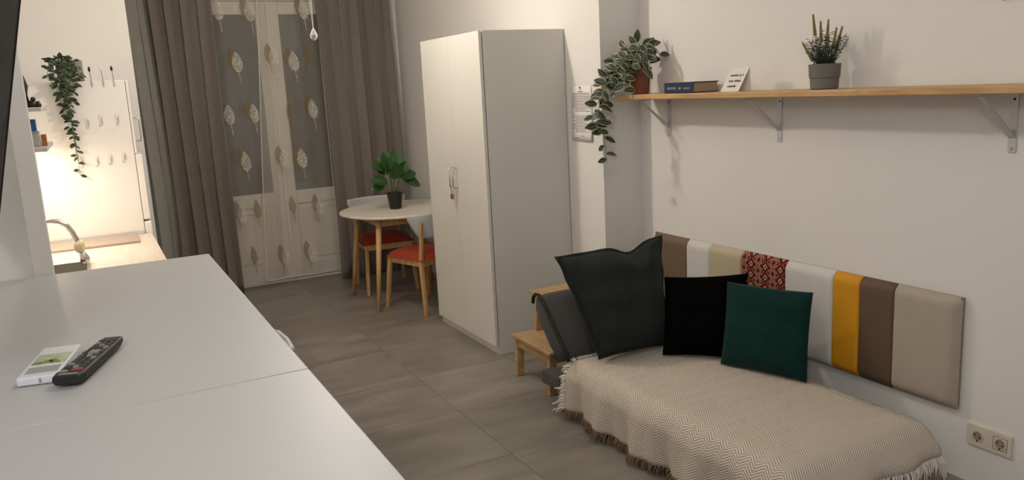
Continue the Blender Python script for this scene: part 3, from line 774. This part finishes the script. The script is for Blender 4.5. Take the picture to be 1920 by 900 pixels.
# ------------------------------------------------------------------ double socket
sk = thing('double_socket', (XR-.005, 1.752, .16), 'cream double power socket on the wall beside the sofa end', 'socket')
obj('plate', B(XR-.009, XR, 1.664, 1.842, .166, .256), M_plug, sk, bevel=.002)
for y in (1.708, 1.798):
    s = obj('socket_insert', MB().lathe([(.0225, 0), (.0235, -.002), (.021, -.0025), (.0195, -.001), (.019, .0), (0.0, .0)], (XR-.0092, y, .211), 24, 'x'), M_plug, sk, smooth=True)
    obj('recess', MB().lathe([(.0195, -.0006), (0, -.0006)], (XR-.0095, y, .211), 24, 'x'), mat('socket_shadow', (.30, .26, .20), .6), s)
    h = MB()
    for dy in (-.0095, .0095): h.lathe([(.0036, -.0008), (0, -.0008)], (XR-.0102, y+dy, .211+(.004 if dy > 0 else -.004)), 12, 'x')
    obj('pin_holes', h, M_dark, s)
    obj('earth_clip', MB().box(XR-.0118, XR-.0095, y-.003, y+.003, .189, .195), M_dark, s)
fr = MB()
for y0, y1, z0, z1 in ((1.680, 1.6815, .185, .237), (1.7345, 1.736, .185, .237), (1.680, 1.736, .236, .2375), (1.680, 1.736, .1845, .186)): fr.box(XR-.0096, XR-.009, y0, y1, z0, z1)
obj('insert_outline', fr, M_ink, sk)

# ------------------------------------------------------------------ wall shelf
sh = thing('wall_shelf', (2.868, 2.6, 1.35), 'long wooden wall shelf on silver brackets above the sofa', 'shelf')
obj('board', B(2.745, XR, 1.20, 3.865, 1.568, 1.596), M_pine, sh, bevel=.005, seg=3)
for by in (3.705, 2.862, 1.742):
    b = obj('bracket', MB().box(XR-.005, XR, by-.015, by+.015, 1.345, 1.566).box(2.77, XR, by-.015, by+.015, 1.562, 1.567), M_silver, sh, bevel=.0015)
    obj('strut', MB().bar((2.785, by, 1.560), (XR-.004, by, 1.400), .022, .006, side=(0, 1, 0)), M_silver, b, bevel=.001)
    for z in (1.36, 1.425, 1.54):
        obj('screw', MB().lathe([(0, -.0025), (.0035, -.002), (.005, 0)], (XR-.005, by, z), 10, 'x'), M_steel if z < 1.5 else M_dark, b)
hk = tag(obj('wall_hook', MB().box(XR-.004, XR, 1.785, 1.80, 1.895, 1.94).tube([(XR-.004, 1.793, 1.90), (XR-.02, 1.793, 1.893), (XR-.026, 1.793, 1.905)], .004, 8), M_blackpl), 'small black hook on the wall high above the shelf', 'hook')

# book
bk = thing('book', (2.86, 3.37, 1.596), 'dark blue hardcover book lying flat on the wall shelf', 'book')
M_blue = mat('blue_cloth', (.020, .034, .075), .75, .1, 40)
bz0, bz1 = 1.597, 1.652
obj('cover', MB().box(2.785, 2.955, 3.252, 3.487, bz0, bz0+.004).box(2.785, 2.955, 3.252, 3.487, bz1-.004, bz1).box(2.782, 2.787, 3.252, 3.487, bz0, bz1), M_blue, bk, bevel=.0015)
obj('pages', B(2.787, 2.948, 3.257, 3.482, bz0+.004, bz1-.004), mat('page_edges', (.36, .27, .18), .9, .08, 5, .4, 60, stretch=(1, 1, 60)), bk)
tt = MB(); y = 3.462; rnd = random.Random(3)
for wlen in (9, 0, 3, -1, 8):
    if wlen <= 0: y -= .010; continue
    for k in range(wlen):
        h = .0115 if wlen != 8 else .008
        tt.box(2.7812, 2.7818, y-.0055, y-.0038, 1.617, 1.617+h)
        if rnd.random() < .7: tt.box(2.7812, 2.7818, y-.0038, y-.0005, 1.617+rnd.choice((0, h*.45, h-.0022)), 1.617+rnd.choice((h*.45+.002, h)))
        y -= .0082 if wlen != 8 else .0062
    y -= .006
obj('spine_lettering', tt, mat('silver_foil', (.55, .52, .5), .5), bk)

# folded card with three lines of handwriting
cdv = thing('folded_card', (2.85, 3.0, 1.596), 'small white folded card with three written lines on the shelf', 'card')
cp = lambda u, v: Vector((2.80+.035*v+.012*u, 3.072-.112*u-.040*v, 1.597+.112*v))
obj('front_leaf', MB().grid(cp, 2, 2), M_paper, cdv, solid=.0008)
obj('rear_leaf', MB().grid(lambda u, v: cp(u, 1)*(v)+Vector((2.856+.012*u, 3.045-.112*u, 1.597))*(1-v), 2, 2), M_paper, cdv, solid=.0008)
ct = MB(); rnd = random.Random(8)
def cstroke(u0, u1, v0, v1):
    o_ = Vector((-.0012, -.0002, .0003))
    ct.add([cp(u0, v0)+o_, cp(u1, v0)+o_, cp(u1, v1)+o_, cp(u0, v1)+o_], [(0, 1, 2, 3)])
for v, segs in ((.66, ((.18, .58), (.66, .76), (.82, .88))), (.42, ((.22, .46), (.52, .86))), (.20, ((.26, .70),))):
    for a, b in segs:
        x = a
        while x < b:
            cstroke(x, x+.022, v-.01, v+rnd.choice((.045, .06, .075))); x += .035
            cstroke(x-.03, x+.01, v+rnd.choice((-.01, .03)), v+.045) if rnd.random() < .6 else None
obj('handwriting', ct, M_ink, cdv)

# grey pot with lavender-like plant
GP = Vector((2.868, 2.495, 0))
gp = thing('potted_lavender', (GP.x, GP.y, 1.596), 'artificial lavender with tan spikes in a grey pot on the shelf', 'plant')
obj('pot', MB().lathe([(0, 1.597), (.055, 1.597), (.058, 1.600), (.060, 1.640), (.0605, 1.645), (.064, 1.646), (.067, 1.700), (.067, 1.704), (.062, 1.704), (.060, 1.69), (0, 1.688)], GP, 32), M_greypot, gp, smooth=False, bevel=.001)
obj('soil', MB().lathe([(0, 1.686), (.0605, 1.686), (.0605, 1.694), (0, 1.696)], GP, 20), M_soil, gp)
RT = Vector((CM[0][0], CM[1][0], 0)).normalized()     # direction along which the spikes fan out, parallel to the picture
rnd = random.Random(21)
fo = MB()
def needle(p, d, L, wdt):
    d = d.normalized(); s = d.cross(Vector((rnd.uniform(-1, 1), rnd.uniform(-1, 1), .3))).normalized()*wdt
    e = p+d*L+Vector((0, 0, -.15*L)); m_ = p+d*L*.5
    fo.add([p, m_+s, e, m_-s], [(0, 1, 2, 3)])
stems = []
for k in range(60):
    a = rnd.uniform(0, 2*PI); r = rnd.uniform(0, .04); lean = rnd.uniform(.1, .72)
    b = GP+Vector((math.cos(a)*r, math.sin(a)*r, 1.69)); L = rnd.uniform(.07, .15)
    d = Vector((math.cos(a)*lean, math.sin(a)*lean, 1)).normalized()
    e = b+d*L; e.x = min(e.x, XR-.03)
    fo.tube([b, e], [.0014, .0008], 4)
    for i in range(17):
        t_ = (i+1)/17; q = b+(e-b)*t_; aa = rnd.uniform(0, 2*PI)
        dd = Vector((math.cos(aa), math.sin(aa), rnd.uniform(.15, .9))); 
        if q.x > XR-.04: dd.x = -abs(dd.x)
        needle(q, dd, rnd.uniform(.014, .027), .0019)
o = obj('foliage', fo, M_needle, gp); o['kind'] = 'stuff'
for (px, top, b0) in ((-.098, .232-.035, -.04), (-.055, .315, -.03), (-.022, .285, -.015), (.012, .29, 0), (.048, .255, .02), (.072, .258, .03)):
    b = GP+RT*b0+Vector((0, 0, 1.70)); e = GP+RT*px+Vector((0, 0, 1.60+top)); d = (e-b).normalized()
    m_ = MB().tube([b, e], [.0016, .0012], 5)
    L = .090; N = 17
    pts = [e-d*L*(1-i/N) for i in range(N+1)]
    m_.tube(pts, [(.0062+.0030*(i % 2))*(1-.5*i/N) for i in range(N+1)], 7)
    obj('flower_spike', m_, M_flower, gp, smooth=True)

# trailing variegated plant in a terracotta pot
VP = Vector((2.855, 3.795, 0))
vp = thing('trailing_plant', (VP.x, VP.y, 1.596), 'trailing cream-and-green plant in terracotta pot at the end of the shelf', 'plant')
obj('pot', MB().lathe([(0, 1.597), (.046, 1.597), (.048, 1.600), (.059, 1.705), (.066, 1.707), (.068, 1.745), (.062, 1.745), (.058, 1.73), (0, 1.727)], VP, 28), M_terra, vp, bevel=.001)
obj('soil', MB().lathe([(0, 1.724), (.059, 1.724), (.059, 1.733), (0, 1.736)], VP, 20), M_soil, vp)
lv = [leafmesh('leaf', .066, .040, M_leaf_var, .35, c, .85) for c in (.15, .5, .9)]
rnd = random.Random(33); vs_ = MB()
def vine(pts, mesh_list, parent, stem_mb, step, sc, rnd, rs=.0022, spread=1.0, nbias=Vector((-.5, -.8, .35)), xmax=9):
    pts = [Vector(p) for p in pts]
    fine = []
    for i in range(len(pts)-1):
        p0 = pts[max(i-1, 0)]; p1 = pts[i]; p2 = pts[i+1]; p3 = pts[min(i+2, len(pts)-1)]
        for k in range(6):
            t = k/6; fine.append(.5*((2*p1)+(-p0+p2)*t+(2*p0-5*p1+4*p2-p3)*t*t+(-p0+3*p1-3*p2+p3)*t**3))
    fine.append(pts[-1])
    stem_mb.tube(fine, rs, 5)
    acc = 0; side = 1; cnt = 0
    for i in range(1, len(fine)):
        acc += (fine[i]-fine[i-1]).length
        if acc >= step:
            acc = 0; side = -side; p = fine[i]; a = (fine[i]-fine[i-1]).normalized()
            lat = a.cross(nbias).normalized()*side
            d = lat*spread+a*rnd.uniform(-.1, .6)+Vector((rnd.uniform(-.4, .4), rnd.uniform(-.4, .4), rnd.uniform(-.35, .35)))
            n_ = nbias+Vector((rnd.uniform(-.6, .6), rnd.uniform(-.5, .5), rnd.uniform(-.4, .5)))
            s_ = sc*rnd.uniform(.75, 1.15)
            if (p+d.normalized()*.06*s_).x > xmax: d.x = -abs(d.x)
            share('leaf', rnd.choice(mesh_list), parent, frame(p, d, n_) @ Matrix.Scale(s_, 4)); cnt += 1
    return cnt
T0 = VP+Vector((0, 0, 1.73))
for e in ([(2.80, 3.80, 1.83), (2.70, 3.83, 1.78), (2.645, 3.85, 1.66), (2.625, 3.85, 1.50), (2.632, 3.85, 1.36), (2.645, 3.85, 1.235)],
          [(2.82, 3.75, 1.82), (2.73, 3.75, 1.80), (2.66, 3.80, 1.70), (2.60, 3.83, 1.58), (2.585, 3.84, 1.46), (2.59, 3.84, 1.39)],
          [(2.80, 3.82, 1.80), (2.72, 3.86, 1.75), (2.655, 3.88, 1.62), (2.58, 3.86, 1.52), (2.57, 3.86, 1.42)],
          [(2.83, 3.76, 1.85), (2.80, 3.74, 1.84), (2.75, 3.76, 1.76), (2.705, 3.78, 1.67), (2.69, 3.79, 1.60)],
          [(2.85, 3.76, 1.86), (2.87, 3.73, 1.85), (2.84, 3.71, 1.79), (2.80, 3.70, 1.72)],
          [(2.87, 3.80, 1.85), (2.91, 3.76, 1.86), (2.93, 3.72, 1.83), (2.93, 3.70, 1.78)],
          [(2.85, 3.80, 1.86), (2.80, 3.80, 1.88), (2.73, 3.81, 1.82), (2.69, 3.82, 1.73)],
          [(2.86, 3.79, 1.84), (2.88, 3.77, 1.87), (2.92, 3.75, 1.86), (2.94, 3.74, 1.82)],
          [(2.85, 3.77, 1.83), (2.84, 3.73, 1.85), (2.81, 3.70, 1.80), (2.79, 3.69, 1.76)],
          [(2.84, 3.80, 1.85), (2.81, 3.78, 1.87), (2.77, 3.77, 1.84), (2.73, 3.78, 1.76), (2.70, 3.80, 1.68)],
          [(2.83, 3.79, 1.84), (2.76, 3.77, 1.79), (2.715, 3.75, 1.70), (2.70, 3.74, 1.62)],
          [(2.86, 3.77, 1.84), (2.83, 3.74, 1.87), (2.78, 3.72, 1.83), (2.74, 3.71, 1.76)],
          [(2.84, 3.83, 1.82), (2.78, 3.86, 1.84), (2.70, 3.87, 1.76), (2.66, 3.88, 1.66), (2.64, 3.88, 1.60)]):
    vine([T0+Vector((rnd.uniform(-.03, .03), rnd.uniform(-.03, .03), 0))]+e, lv, vp, vs_, .029, 1.12, rnd, .0022, 1.0, xmax=XR-.01)
obj('vines', vs_, M_stem_pale, vp, smooth=True)

# ------------------------------------------------------------------ long dresser, remote and gadget
ZD = 1.23
for (y0, y1, lab, hs) in ((1.3075, 2.529, 'white dresser reaching to the partition wall, remote control on its top', ((1.735, 1.955),)), (.30, 1.3045, 'white dresser nearest the camera, with an empty top', ((.60, .82),))):
    d = thing('dresser', (.03, (y0+y1)/2, 0), lab, 'dresser', 'white dressers side by side')
    obj('body', B(-.315, .255, y0+.004, y1-.004, .06, ZD-.022), M_white, d)
    obj('top', B(-.32, .279, y0, y1, ZD-.022, ZD), M_white, d, bevel=.002)
    obj('plinth', B(-.24, .235, y0+.02, y1-.02, 0, .06), M_white, d)
    for k in range(5):
        z0 = .075+k*.226; 
        dr = obj('drawer', B(.255, .273, y0+.006, y1-.006, z0, z0+.222), M_white, d, bevel=.002)
        for (a, b) in hs:
            zc = z0+.143
            obj('handle', MB().tube([(.273, a, zc), (.315, a+.004, zc), (.345, a+.035, zc), (.350, (a+b)/2, zc), (.345, b-.035, zc), (.315, b-.004, zc), (.273, b, zc)], .008, 8), M_white, dr, smooth=True)

RA, RB = Vector((-.083, 1.452, 0)), Vector((-.006, 1.663, 0))   # remote axis on the dresser top
rd = (RB-RA).normalized(); rs_ = Vector((rd.y, -rd.x, 0))
rm = thing('remote_control', (RA.x, RA.y, ZD), 'black television remote control lying on the white dresser', 'remote')
RL = (RB-RA).length
def rp(s, a, z): return RA+rd*s+rs_*a+Vector((0, 0, ZD+z))
wv = lambda s: .0255-.0045*s/RL
mb = MB(); NS = 12
sec = []
for i in range(NS+1):
    s = RL*i/NS; e = min(i, NS-i); k = .86 if e == 0 else 1.0
    ww = wv(s)*k; zt = .022-.003*(i/NS); zb = .0035 if e else .006
    sec.append([rp(s, -ww*.8, zb), rp(s, ww*.8, zb), rp(s, ww, zt*.55), rp(s, ww*.94, zt*.93), rp(s, ww*.80, zt), rp(s, -ww*.80, zt), rp(s, -ww*.94, zt*.93), rp(s, -ww, zt*.55)])
for r in sec: mb.v += r
for i in range(NS):
    for k in range(8): mb.f.append([i*8+k, i*8+(k+1) % 8, (i+1)*8+(k+1) % 8, (i+1)*8+k])
mb.f.append(list(range(8))[::-1]); mb.f.append([NS*8+k for k in range(8)])
obj('body', mb, mat('remote_black', (.014, .014, .013), .55, .1, 30), rm, bevel=.0015)
def zt_(s): return .022-.003*s/RL
M_btn = mat('remote_button', (.05, .05, .048), .5, .1); M_btnr = mat('red_button', (.30, .05, .05), .5, .05); M_btng = mat('grey_button', (.26, .25, .23), .5, .05)
def button(s, a, ls, la, m):
    b = MB().hexa([rp(s-ls, a-la, zt_(s)-.001), rp(s-ls, a+la, zt_(s)-.001), rp(s+ls, a+la, zt_(s)-.001), rp(s+ls, a-la, zt_(s)-.001)],
                  [rp(s-ls*.8, a-la*.8, zt_(s)+.0022), rp(s-ls*.8, a+la*.8, zt_(s)+.0022), rp(s+ls*.8, a+la*.8, zt_(s)+.0022), rp(s+ls*.8, a-la*.8, zt_(s)+.0022)])
    obj('button', b, m, rm)
for row in range(11):
    s = .046+row*.0152
    if row in (5, 6):
        if row == 5:
            for a in (-.015, .015): button(s+.007, a, .009, .0035, M_btn)
            button(s+.007, 0, .010, .009, M_btng)
        continue
    for c in (-1, 0, 1): button(s, c*.0125*(1-.12*s/RL), .0042, .0048, M_btn if (row+c) % 4 else M_btng)
button(.030, .008, .0055, .0095, M_btnr); button(.024, -.012, .004, .007, M_btng)
obj('logo_strip', MB().hexa([rp(.006, -.014, .0215), rp(.006, .016, .0215), rp(.014, .016, .0215), rp(.014, -.014, .0215)], [rp(.006, -.014, .0224), rp(.006, .016, .0224), rp(.014, .016, .0222), rp(.014, -.014, .0222)]), M_btng, rm)

GA = Vector((-.128, 1.500, ZD)); gd = Vector((.035, .175, 0)).normalized(); gs = Vector((gd.y, -gd.x, 0))
gb = thing('plastic_card_holder', (GA.x, GA.y, ZD), 'flat white plastic box with green printed panel beside the remote', 'box')
def gpnt(s, a, z): return GA+gd*s+gs*a+Vector((0, 0, z))
def gbox(s0, s1, a0, a1, z0, z1): return MB().hexa([gpnt(s0, a0, z0), gpnt(s0, a1, z0), gpnt(s1, a1, z0), gpnt(s1, a0, z0)], [gpnt(s0, a0, z1), gpnt(s0, a1, z1), gpnt(s1, a1, z1), gpnt(s1, a0, z1)])
obj('case', gbox(0, .175, -.030, .034, .001, .016), mat('white_plastic', (.74, .75, .78), .35, .01), gb, bevel=.003)
obj('grey_panel', gbox(.018, .052, -.022, .028, .0158, .0166), mat('grey_print', (.36, .36, .36), .5), gb)
obj('green_panel', gbox(.066, .125, -.024, .030, .0158, .0166), mat('green_print', (.46, .49, .34), .5, .25, 30), gb)
gl_ = MB()
for s, a, q in ((.072, -.015, .009), (.077, 0, .011), (.072, .014, .010), (.083, .008, .008)):
    gl_.add([gpnt(s-q*.5, a-q, .0169), gpnt(s-q*.6, a+q, .0169), gpnt(s+q, a+q*.4, .0169), gpnt(s+q*.8, a-q*.6, .0169)], [(0, 1, 2, 3)])
obj('green_leaves', gl_, mat('leaf_print', (.20, .30, .035), .5, .2, 40), gb)
obj('screw', MB().lathe([(.0, -.002), (.004, -.001), (.0045, .001)], gpnt(-.0005, .005, .009), 12, 'x'), M_chrome, gb, smooth=True)

# ------------------------------------------------------------------ television on a swivel arm
tv = thing('television', (-.30, 1.95, 1.38), 'black flat television tilted forward on an arm above the dresser', 'television')
# screen plane passes (-.10,2.40,1.954) and (-.219,2.40,1.442); top leans out
tdir = Vector((.119, 0, .512)).normalized(); tnr = Vector((tdir.z, 0, -tdir.x)); P0 = Vector((-.219, 2.40, 1.442))
def tp(s, y, d): v = P0+tdir*s+tnr*d; return Vector((v.x, y, v.z))
def tbox(s0, s1, y0, y1, d0, d1): return MB().hexa([tp(s0, y0, d0), tp(s0, y0, d1), tp(s0, y1, d1), tp(s0, y1, d0)], [tp(s1, y0, d0), tp(s1, y0, d1), tp(s1, y1, d1), tp(s1, y1, d0)])
obj('back_housing', tbox(-.05, .57, 1.38, 2.40, -.05, -.004), M_blackpl, tv, bevel=.006)
obj('screen', tbox(-.03, .56, 1.39, 2.392, -.004, -.0005), M_screen, tv)
bz = tbox(-.05, -.03, 1.38, 2.40, -.004, .002)
for a in (( .56, .572, 1.38, 2.40), (-.03, .56, 2.392, 2.40), (-.03, .56, 1.38, 1.39)):
    t2 = tbox(*a, -.004, .002); bz.add(t2.v, t2.f)
obj('bezel', bz, M_bezel, tv)
obj('swivel_arm', MB().bar(tp(.25, 2.05, -.05), (-.42, 2.2, 1.68), .05, .03, side=(0, 0, 1)).bar((-.42, 2.2, 1.68), (-.45, 2.515, 1.68), .05, .03, side=(0, 0, 1)), M_blackpl, tv)
obj('wall_plate', B(-.55, -.35, 2.515, 2.53, 1.58, 1.78), M_blackpl, tv)

# ------------------------------------------------------------------ kitchen
# worktop with a hole for the sink
SX0, SX1, SY0_, SY1_ = -.285, -.08, 4.16, 4.63
kw = thing('kitchen_worktop', (-.04, 4.02, .86), 'pale wood-effect kitchen worktop in front of the fridge', 'worktop')
wm = MB().box(XK+.001, .279, 2.66, SY0_, .862, .90).box(XK+.001, .279, SY1_, 5.392, .862, .90).box(XK+.001, SX0, SY0_, SY1_, .862, .90).box(SX1, .279, SY0_, SY1_, .862, .90)
obj('slab', wm, M_worktop, kw)
obj('upstand', B(XK+.01, .235, 5.372, 5.392, .90, .925), M_white, kw, bevel=.002)
for k, (y0, y1) in enumerate(((2.66, 3.40), (3.40, 4.10), (4.10, 4.75), (4.75, 5.39))):
    cb = thing('kitchen_cabinet', (-.05, (y0+y1)/2, 0), ('white base cabinet nearest the partition under the kitchen worktop', 'white base cabinet in the middle under the kitchen worktop', 'white base cabinet under the kitchen sink', 'narrow white base cabinet next to the fridge')[k], 'cabinet', 'kitchen base cabinets')
    obj('carcass', MB().box(XK+.002, .23, y0+.002, y0+.018, .1, .861).box(XK+.002, .23, y1-.018, y1-.002, .1, .861).box(XK+.002, .23, y0+.018, y1-.018, .1, .116), M_white, cb)
    obj('plinth', B(XK+.002, .19, y0+.002, y1-.002, 0, .1), M_white, cb)
    dr = obj('door', B(.232, .25, y0+.004, y1-.004, .105, .855), M_white, cb, bevel=.002)
    obj('handle', MB().tube([(.25, y0+.06, .78), (.274, y0+.06, .78), (.274, y0+.20, .78), (.25, y0+.20, .78)], .004, 6), M_chrome, dr, smooth=True)
sn = thing('kitchen_sink', (-.12, 4.64, .74), 'stainless steel kitchen sink set into the worktop', 'sink')
bs = MB()
bs.box(SX0+.001, SX0+.004, SY0_+.001, SY1_-.001, .75, .9).box(SX1-.004, SX1-.001, SY0_+.001, SY1_-.001, .75, .9).box(SX0+.004, SX1-.004, SY0_+.001, SY0_+.004, .75, .9).box(SX0+.004, SX1-.004, SY1_-.004, SY1_-.001, .75, .9).box(SX0+.001, SX1-.001, SY0_+.001, SY1_-.001, .745, .75)
obj('basin', bs, M_steel, sn)
ri = MB()
for a in ((SX0-.012, SX1+.012, SY0_-.012, SY0_+.004), (SX0-.012, SX1+.012, SY1_-.004, SY1_+.012), (SX0-.012, SX0+.004, SY0_+.004, SY1_-.004), (SX1-.004, SX1+.012, SY0_+.004, SY1_-.004)): ri.box(*a, .9005, .903)
obj('rim', ri, M_steel, sn)
fc = thing('kitchen_faucet', (-.32, 4.56, .90), 'curved chrome kitchen faucet with a cream sleeve at its end', 'faucet')
obj('base', MB().lathe([(.022, .9005), (.022, .912), (.018, .925), (.016, .985), (.013, .99)], (-.322, 4.56, 0), 20), M_chrome, fc, smooth=True)
obj('spout', MB().tube([(-.322, 4.56, .985), (-.318, 4.56, 1.07), (-.300, 4.56, 1.118), (-.265, 4.56, 1.137), (-.216, 4.56, 1.139), (-.178, 4.56, 1.131), (-.146, 4.56, 1.106), (-.127, 4.56, 1.070), (-.115, 4.56, 1.032), (-.109, 4.56, 1.003)], .0125, 14), M_chrome, fc, smooth=True)
obj('lever', MB().tube([(-.325, 4.545, .96), (-.32, 4.49, 1.0)], [.006, .005], 8), M_chrome, fc, smooth=True)
sl = obj('sleeve', MB().tube([(-.112, 4.56, 1.02), (-.107, 4.56, 1.0), (-.103, 4.56, .975), (-.102, 4.56, .965)], [.022, .026, .022, .017], 16), mat('cream_plastic', (.66, .58, .40), .5), fc, smooth=True)
obj('nozzle', MB().tube([(-.100, 4.56, .968), (-.096, 4.56, .950), (-.092, 4.56, .938), (-.089, 4.56, .920), (-.087, 4.56, .908)], [.012, .017, .021, .024, .02], 16), M_chrome, fc, smooth=True)
bd = tag(obj('cover_board', B(-.33, .192, 5.045, 5.34, .901, .913), mat('board_grey', (.36, .30, .25), .5, .03), bevel=.002), 'thin grey brown board lying on the worktop before the fridge', 'board')

# fridge: the side faces the room, doors face the aisle
fg = thing('fridge', (-.05, 5.70, 0), 'tall white fridge showing its plain side behind the kitchen worktop', 'fridge')
obj('cabinet', B(XK+.02, .245, 5.40, 6.0, .02, 1.836), M_fridge, fg, bevel=.006, seg=3)
for (z0, z1, x1) in ((1.395, 1.834, .262), (.985, 1.388, .286), (.03, .972, .288)):
    d = obj('door', B(.247, x1, 5.402, 5.998, z0, z1), M_fridge, fg, bevel=.006, seg=3)
    if z0 > 1.39:
        obj('handle', MB().tube([(x1, 5.45, 1.605), (x1+.030, 5.45, 1.605), (x1+.034, 5.45, 1.595), (x1+.034, 5.45, 1.478), (x1+.030, 5.45, 1.468), (x1, 5.45, 1.468)], .0045, 8), M_chrome, d, smooth=True)
for x in (-.28, .18): obj('foot', MB().lathe([(.02, 0), (.02, .022)], (x, 5.45, 0), 12), M_blackpl, fg)
for k, (x, dk) in enumerate(((.066, 1), (.127, 0), (.184, 1))):
    h = thing('over_edge_hook', (x, 5.40, 1.80), ('dark tipped wire hook on the fridge edge nearest the vine', 'pale wire hook between the two dark tipped ones', 'dark tipped wire hook furthest from the vine')[k], 'hook', 'wire hooks over the fridge edge')
    obj('wire', MB().tube([(x+.006, 5.396, 1.80), (x+.004, 5.396, 1.838), (x, 5.393, 1.91)], .0022, 6), M_steel, h)
    obj('tip', MB().lathe([(.0, 1.888), (.006, 1.893), (.007, 1.905), (.004, 1.917), (0, 1.919)], (x, 5.393, 0), 10), M_blackpl if dk else M_clear, h, smooth=True)
for k, (x, z) in enumerate([(-.041, 1.354), (.038, 1.354), (.110, 1.357), (.185, 1.366), (.017, 1.58), (.090, 1.591), (.178, 1.591)]):
    lab = ['first clear hook of the lower row on the fridge side, nearest the vine tip', 'second clear hook of the lower row on the fridge side', 'third clear hook of the lower row on the fridge side', 'last clear hook of the lower row, nearest the fridge handle',
           'clear hook of the upper row on the fridge side, nearest the vine', 'middle clear hook of the upper row on the fridge side', 'clear hook of the upper row, nearest the fridge handle'][k]
    h = thing('adhesive_hook', (x, 5.396, z-.02), lab, 'hook', 'clear adhesive hooks on the fridge side')
    obj('pad', B(x-.010, x+.010, 5.396, 5.4005, z-.005, z+.045), mat('clear_pad', (.72, .69, .66), .25), h, bevel=.002)
    obj('wire_hook', MB().tube([(x+.004, 5.394, z+.03), (x+.004, 5.392, z-.005), (x+.002, 5.386, z-.018), (x-.006, 5.376, z-.020), (x-.012, 5.370, z-.010)], .0018, 6), M_steel, h)

# hanging vine on the fridge
HV = Vector((-.075, 5.47, 1.836))
hv = thing('hanging_vine', (HV.x, HV.y, 1.836), 'dark green trailing vine hanging down from the top of the fridge', 'plant')
obj('pot', MB().box(-.105, .036, 5.425, 5.56, 1.838, 1.957), mat('grey_box', (.30, .28, .25), .7, .05), hv, bevel=.004)
liv = [leafmesh('leaf', .040, .019, M_leaf_ivy, .3, c, .9, 4, 6) for c in (.2, .7)]
rnd = random.Random(5); hs_ = MB(); cnt = 0
for k in range(16):
    sx = HV.x+rnd.uniform(-.06, .06); tx_ = rnd.uniform(-.9, 1)
    ln = (.50, .58, .45, .40, .33, .30, .25, .20, .18, .15, .12, .10, .10, .08, .08, .05)[k]
    wd = .030 if k < 6 else .10
    ex = HV.x-.015+tx_*wd+(.02 if k < 6 else 0)
    pts = [(sx, 5.46, 1.95), (sx+(ex-sx)*.3, 5.43, 1.975-rnd.random()*.03), (sx+(ex-sx)*.7, 5.375, 1.93-rnd.random()*.03), (ex, 5.355, 1.86), (ex*.7+(HV.x-.005)*.3, 5.36, 1.86-ln*.5), (ex*.5+(HV.x+.012)*.5, 5.365, 1.86-ln+rnd.random()*.02)]
    cnt += vine(pts, liv, hv, hs_, .026 if k < 6 else .0215, 1.0, rnd, .0013, 1.0, Vector((.1, -1, .35)))
obj('vines', hs_, M_stem, hv, smooth=True)

# kitchen wall shelves with small things
ksf = []
for (z, y1, lab) in ((1.695, 5.05, 'upper white wall shelf beside the fridge'), (1.508, 5.20, 'lower white wall shelf beside the fridge, lamp strip beneath')):
    s = tag(obj('kitchen_shelf', B(XK+.001, -.170, 4.35, y1, z-.018, z), M_white, bevel=.002), lab, 'shelf', 'kitchen wall shelves')
ls = tag(obj('light_strip', B(-.29, -.25, 4.46, 5.24-.02, 1.478, 1.489), M_strip, bevel=.002), 'lit warm lamp strip under the lower kitchen shelf', 'lamp')
M_brown = mat('dark_brown_glaze', (.018, .010, .008), .3, .1)
tag(obj('dark_bottle', MB().lathe([(0, 1.697), (.022, 1.697), (.026, 1.72), (.020, 1.76), (.028, 1.80), (.017, 1.845), (.010, 1.86), (.010, 1.885), (0, 1.887)], (-.246, 4.60, 0), 16), M_brown, smooth=True), 'tall dark curvy bottle on the upper kitchen shelf', 'bottle')
fgm = thing('figurine', (-.205, 4.60, 1.696), 'small dark brown figurine on the upper kitchen shelf', 'figurine')
obj('body', MB().lathe([(0, 1.697), (.016, 1.697), (.021, 1.71), (.016, 1.725), (.009, 1.731), (0, 1.732)], (-.212, 4.60, 0), 14), M_brown, fgm, smooth=True)
obj('head', MB().lathe([(0, 1.725), (.010, 1.729), (.012, 1.737), (.008, 1.746), (0, 1.748)], (-.206, 4.595, 0), 12), M_brown, fgm, smooth=True)
obj('arm', MB().lathe([(0, 1.697), (.012, 1.697), (.014, 1.71), (.006, 1.726), (0, 1.728)], (-.187, 4.603, 0), 12), M_brown, fgm, smooth=True)
wbx = thing('storage_tub', (-.226, 4.60, 1.509), 'white storage tub holding a blue packet on the lower kitchen shelf', 'tub')
obj('tub', B(-.25, -.203, 4.56, 4.65, 1.5085, 1.575), M_white, wbx, bevel=.004)
obj('tub_lid', B(-.252, -.201, 4.558, 4.652, 1.5755, 1.582), M_white, wbx, bevel=.002)
tag(obj('blue_packet', B(-.248, -.211, 4.57, 4.64, 1.583, 1.640), mat('blue_card', (.03, .13, .33), .5, .08), bevel=.002), 'blue packet on the white tub in the kitchen', 'packet')
tag(obj('orange_box', B(-.198, -.175, 4.57, 4.64, 1.5085, 1.564), mat('orange_card', (.40, .15, .045), .6, .08), bevel=.002), 'small orange box at the edge of the lower kitchen shelf', 'box')
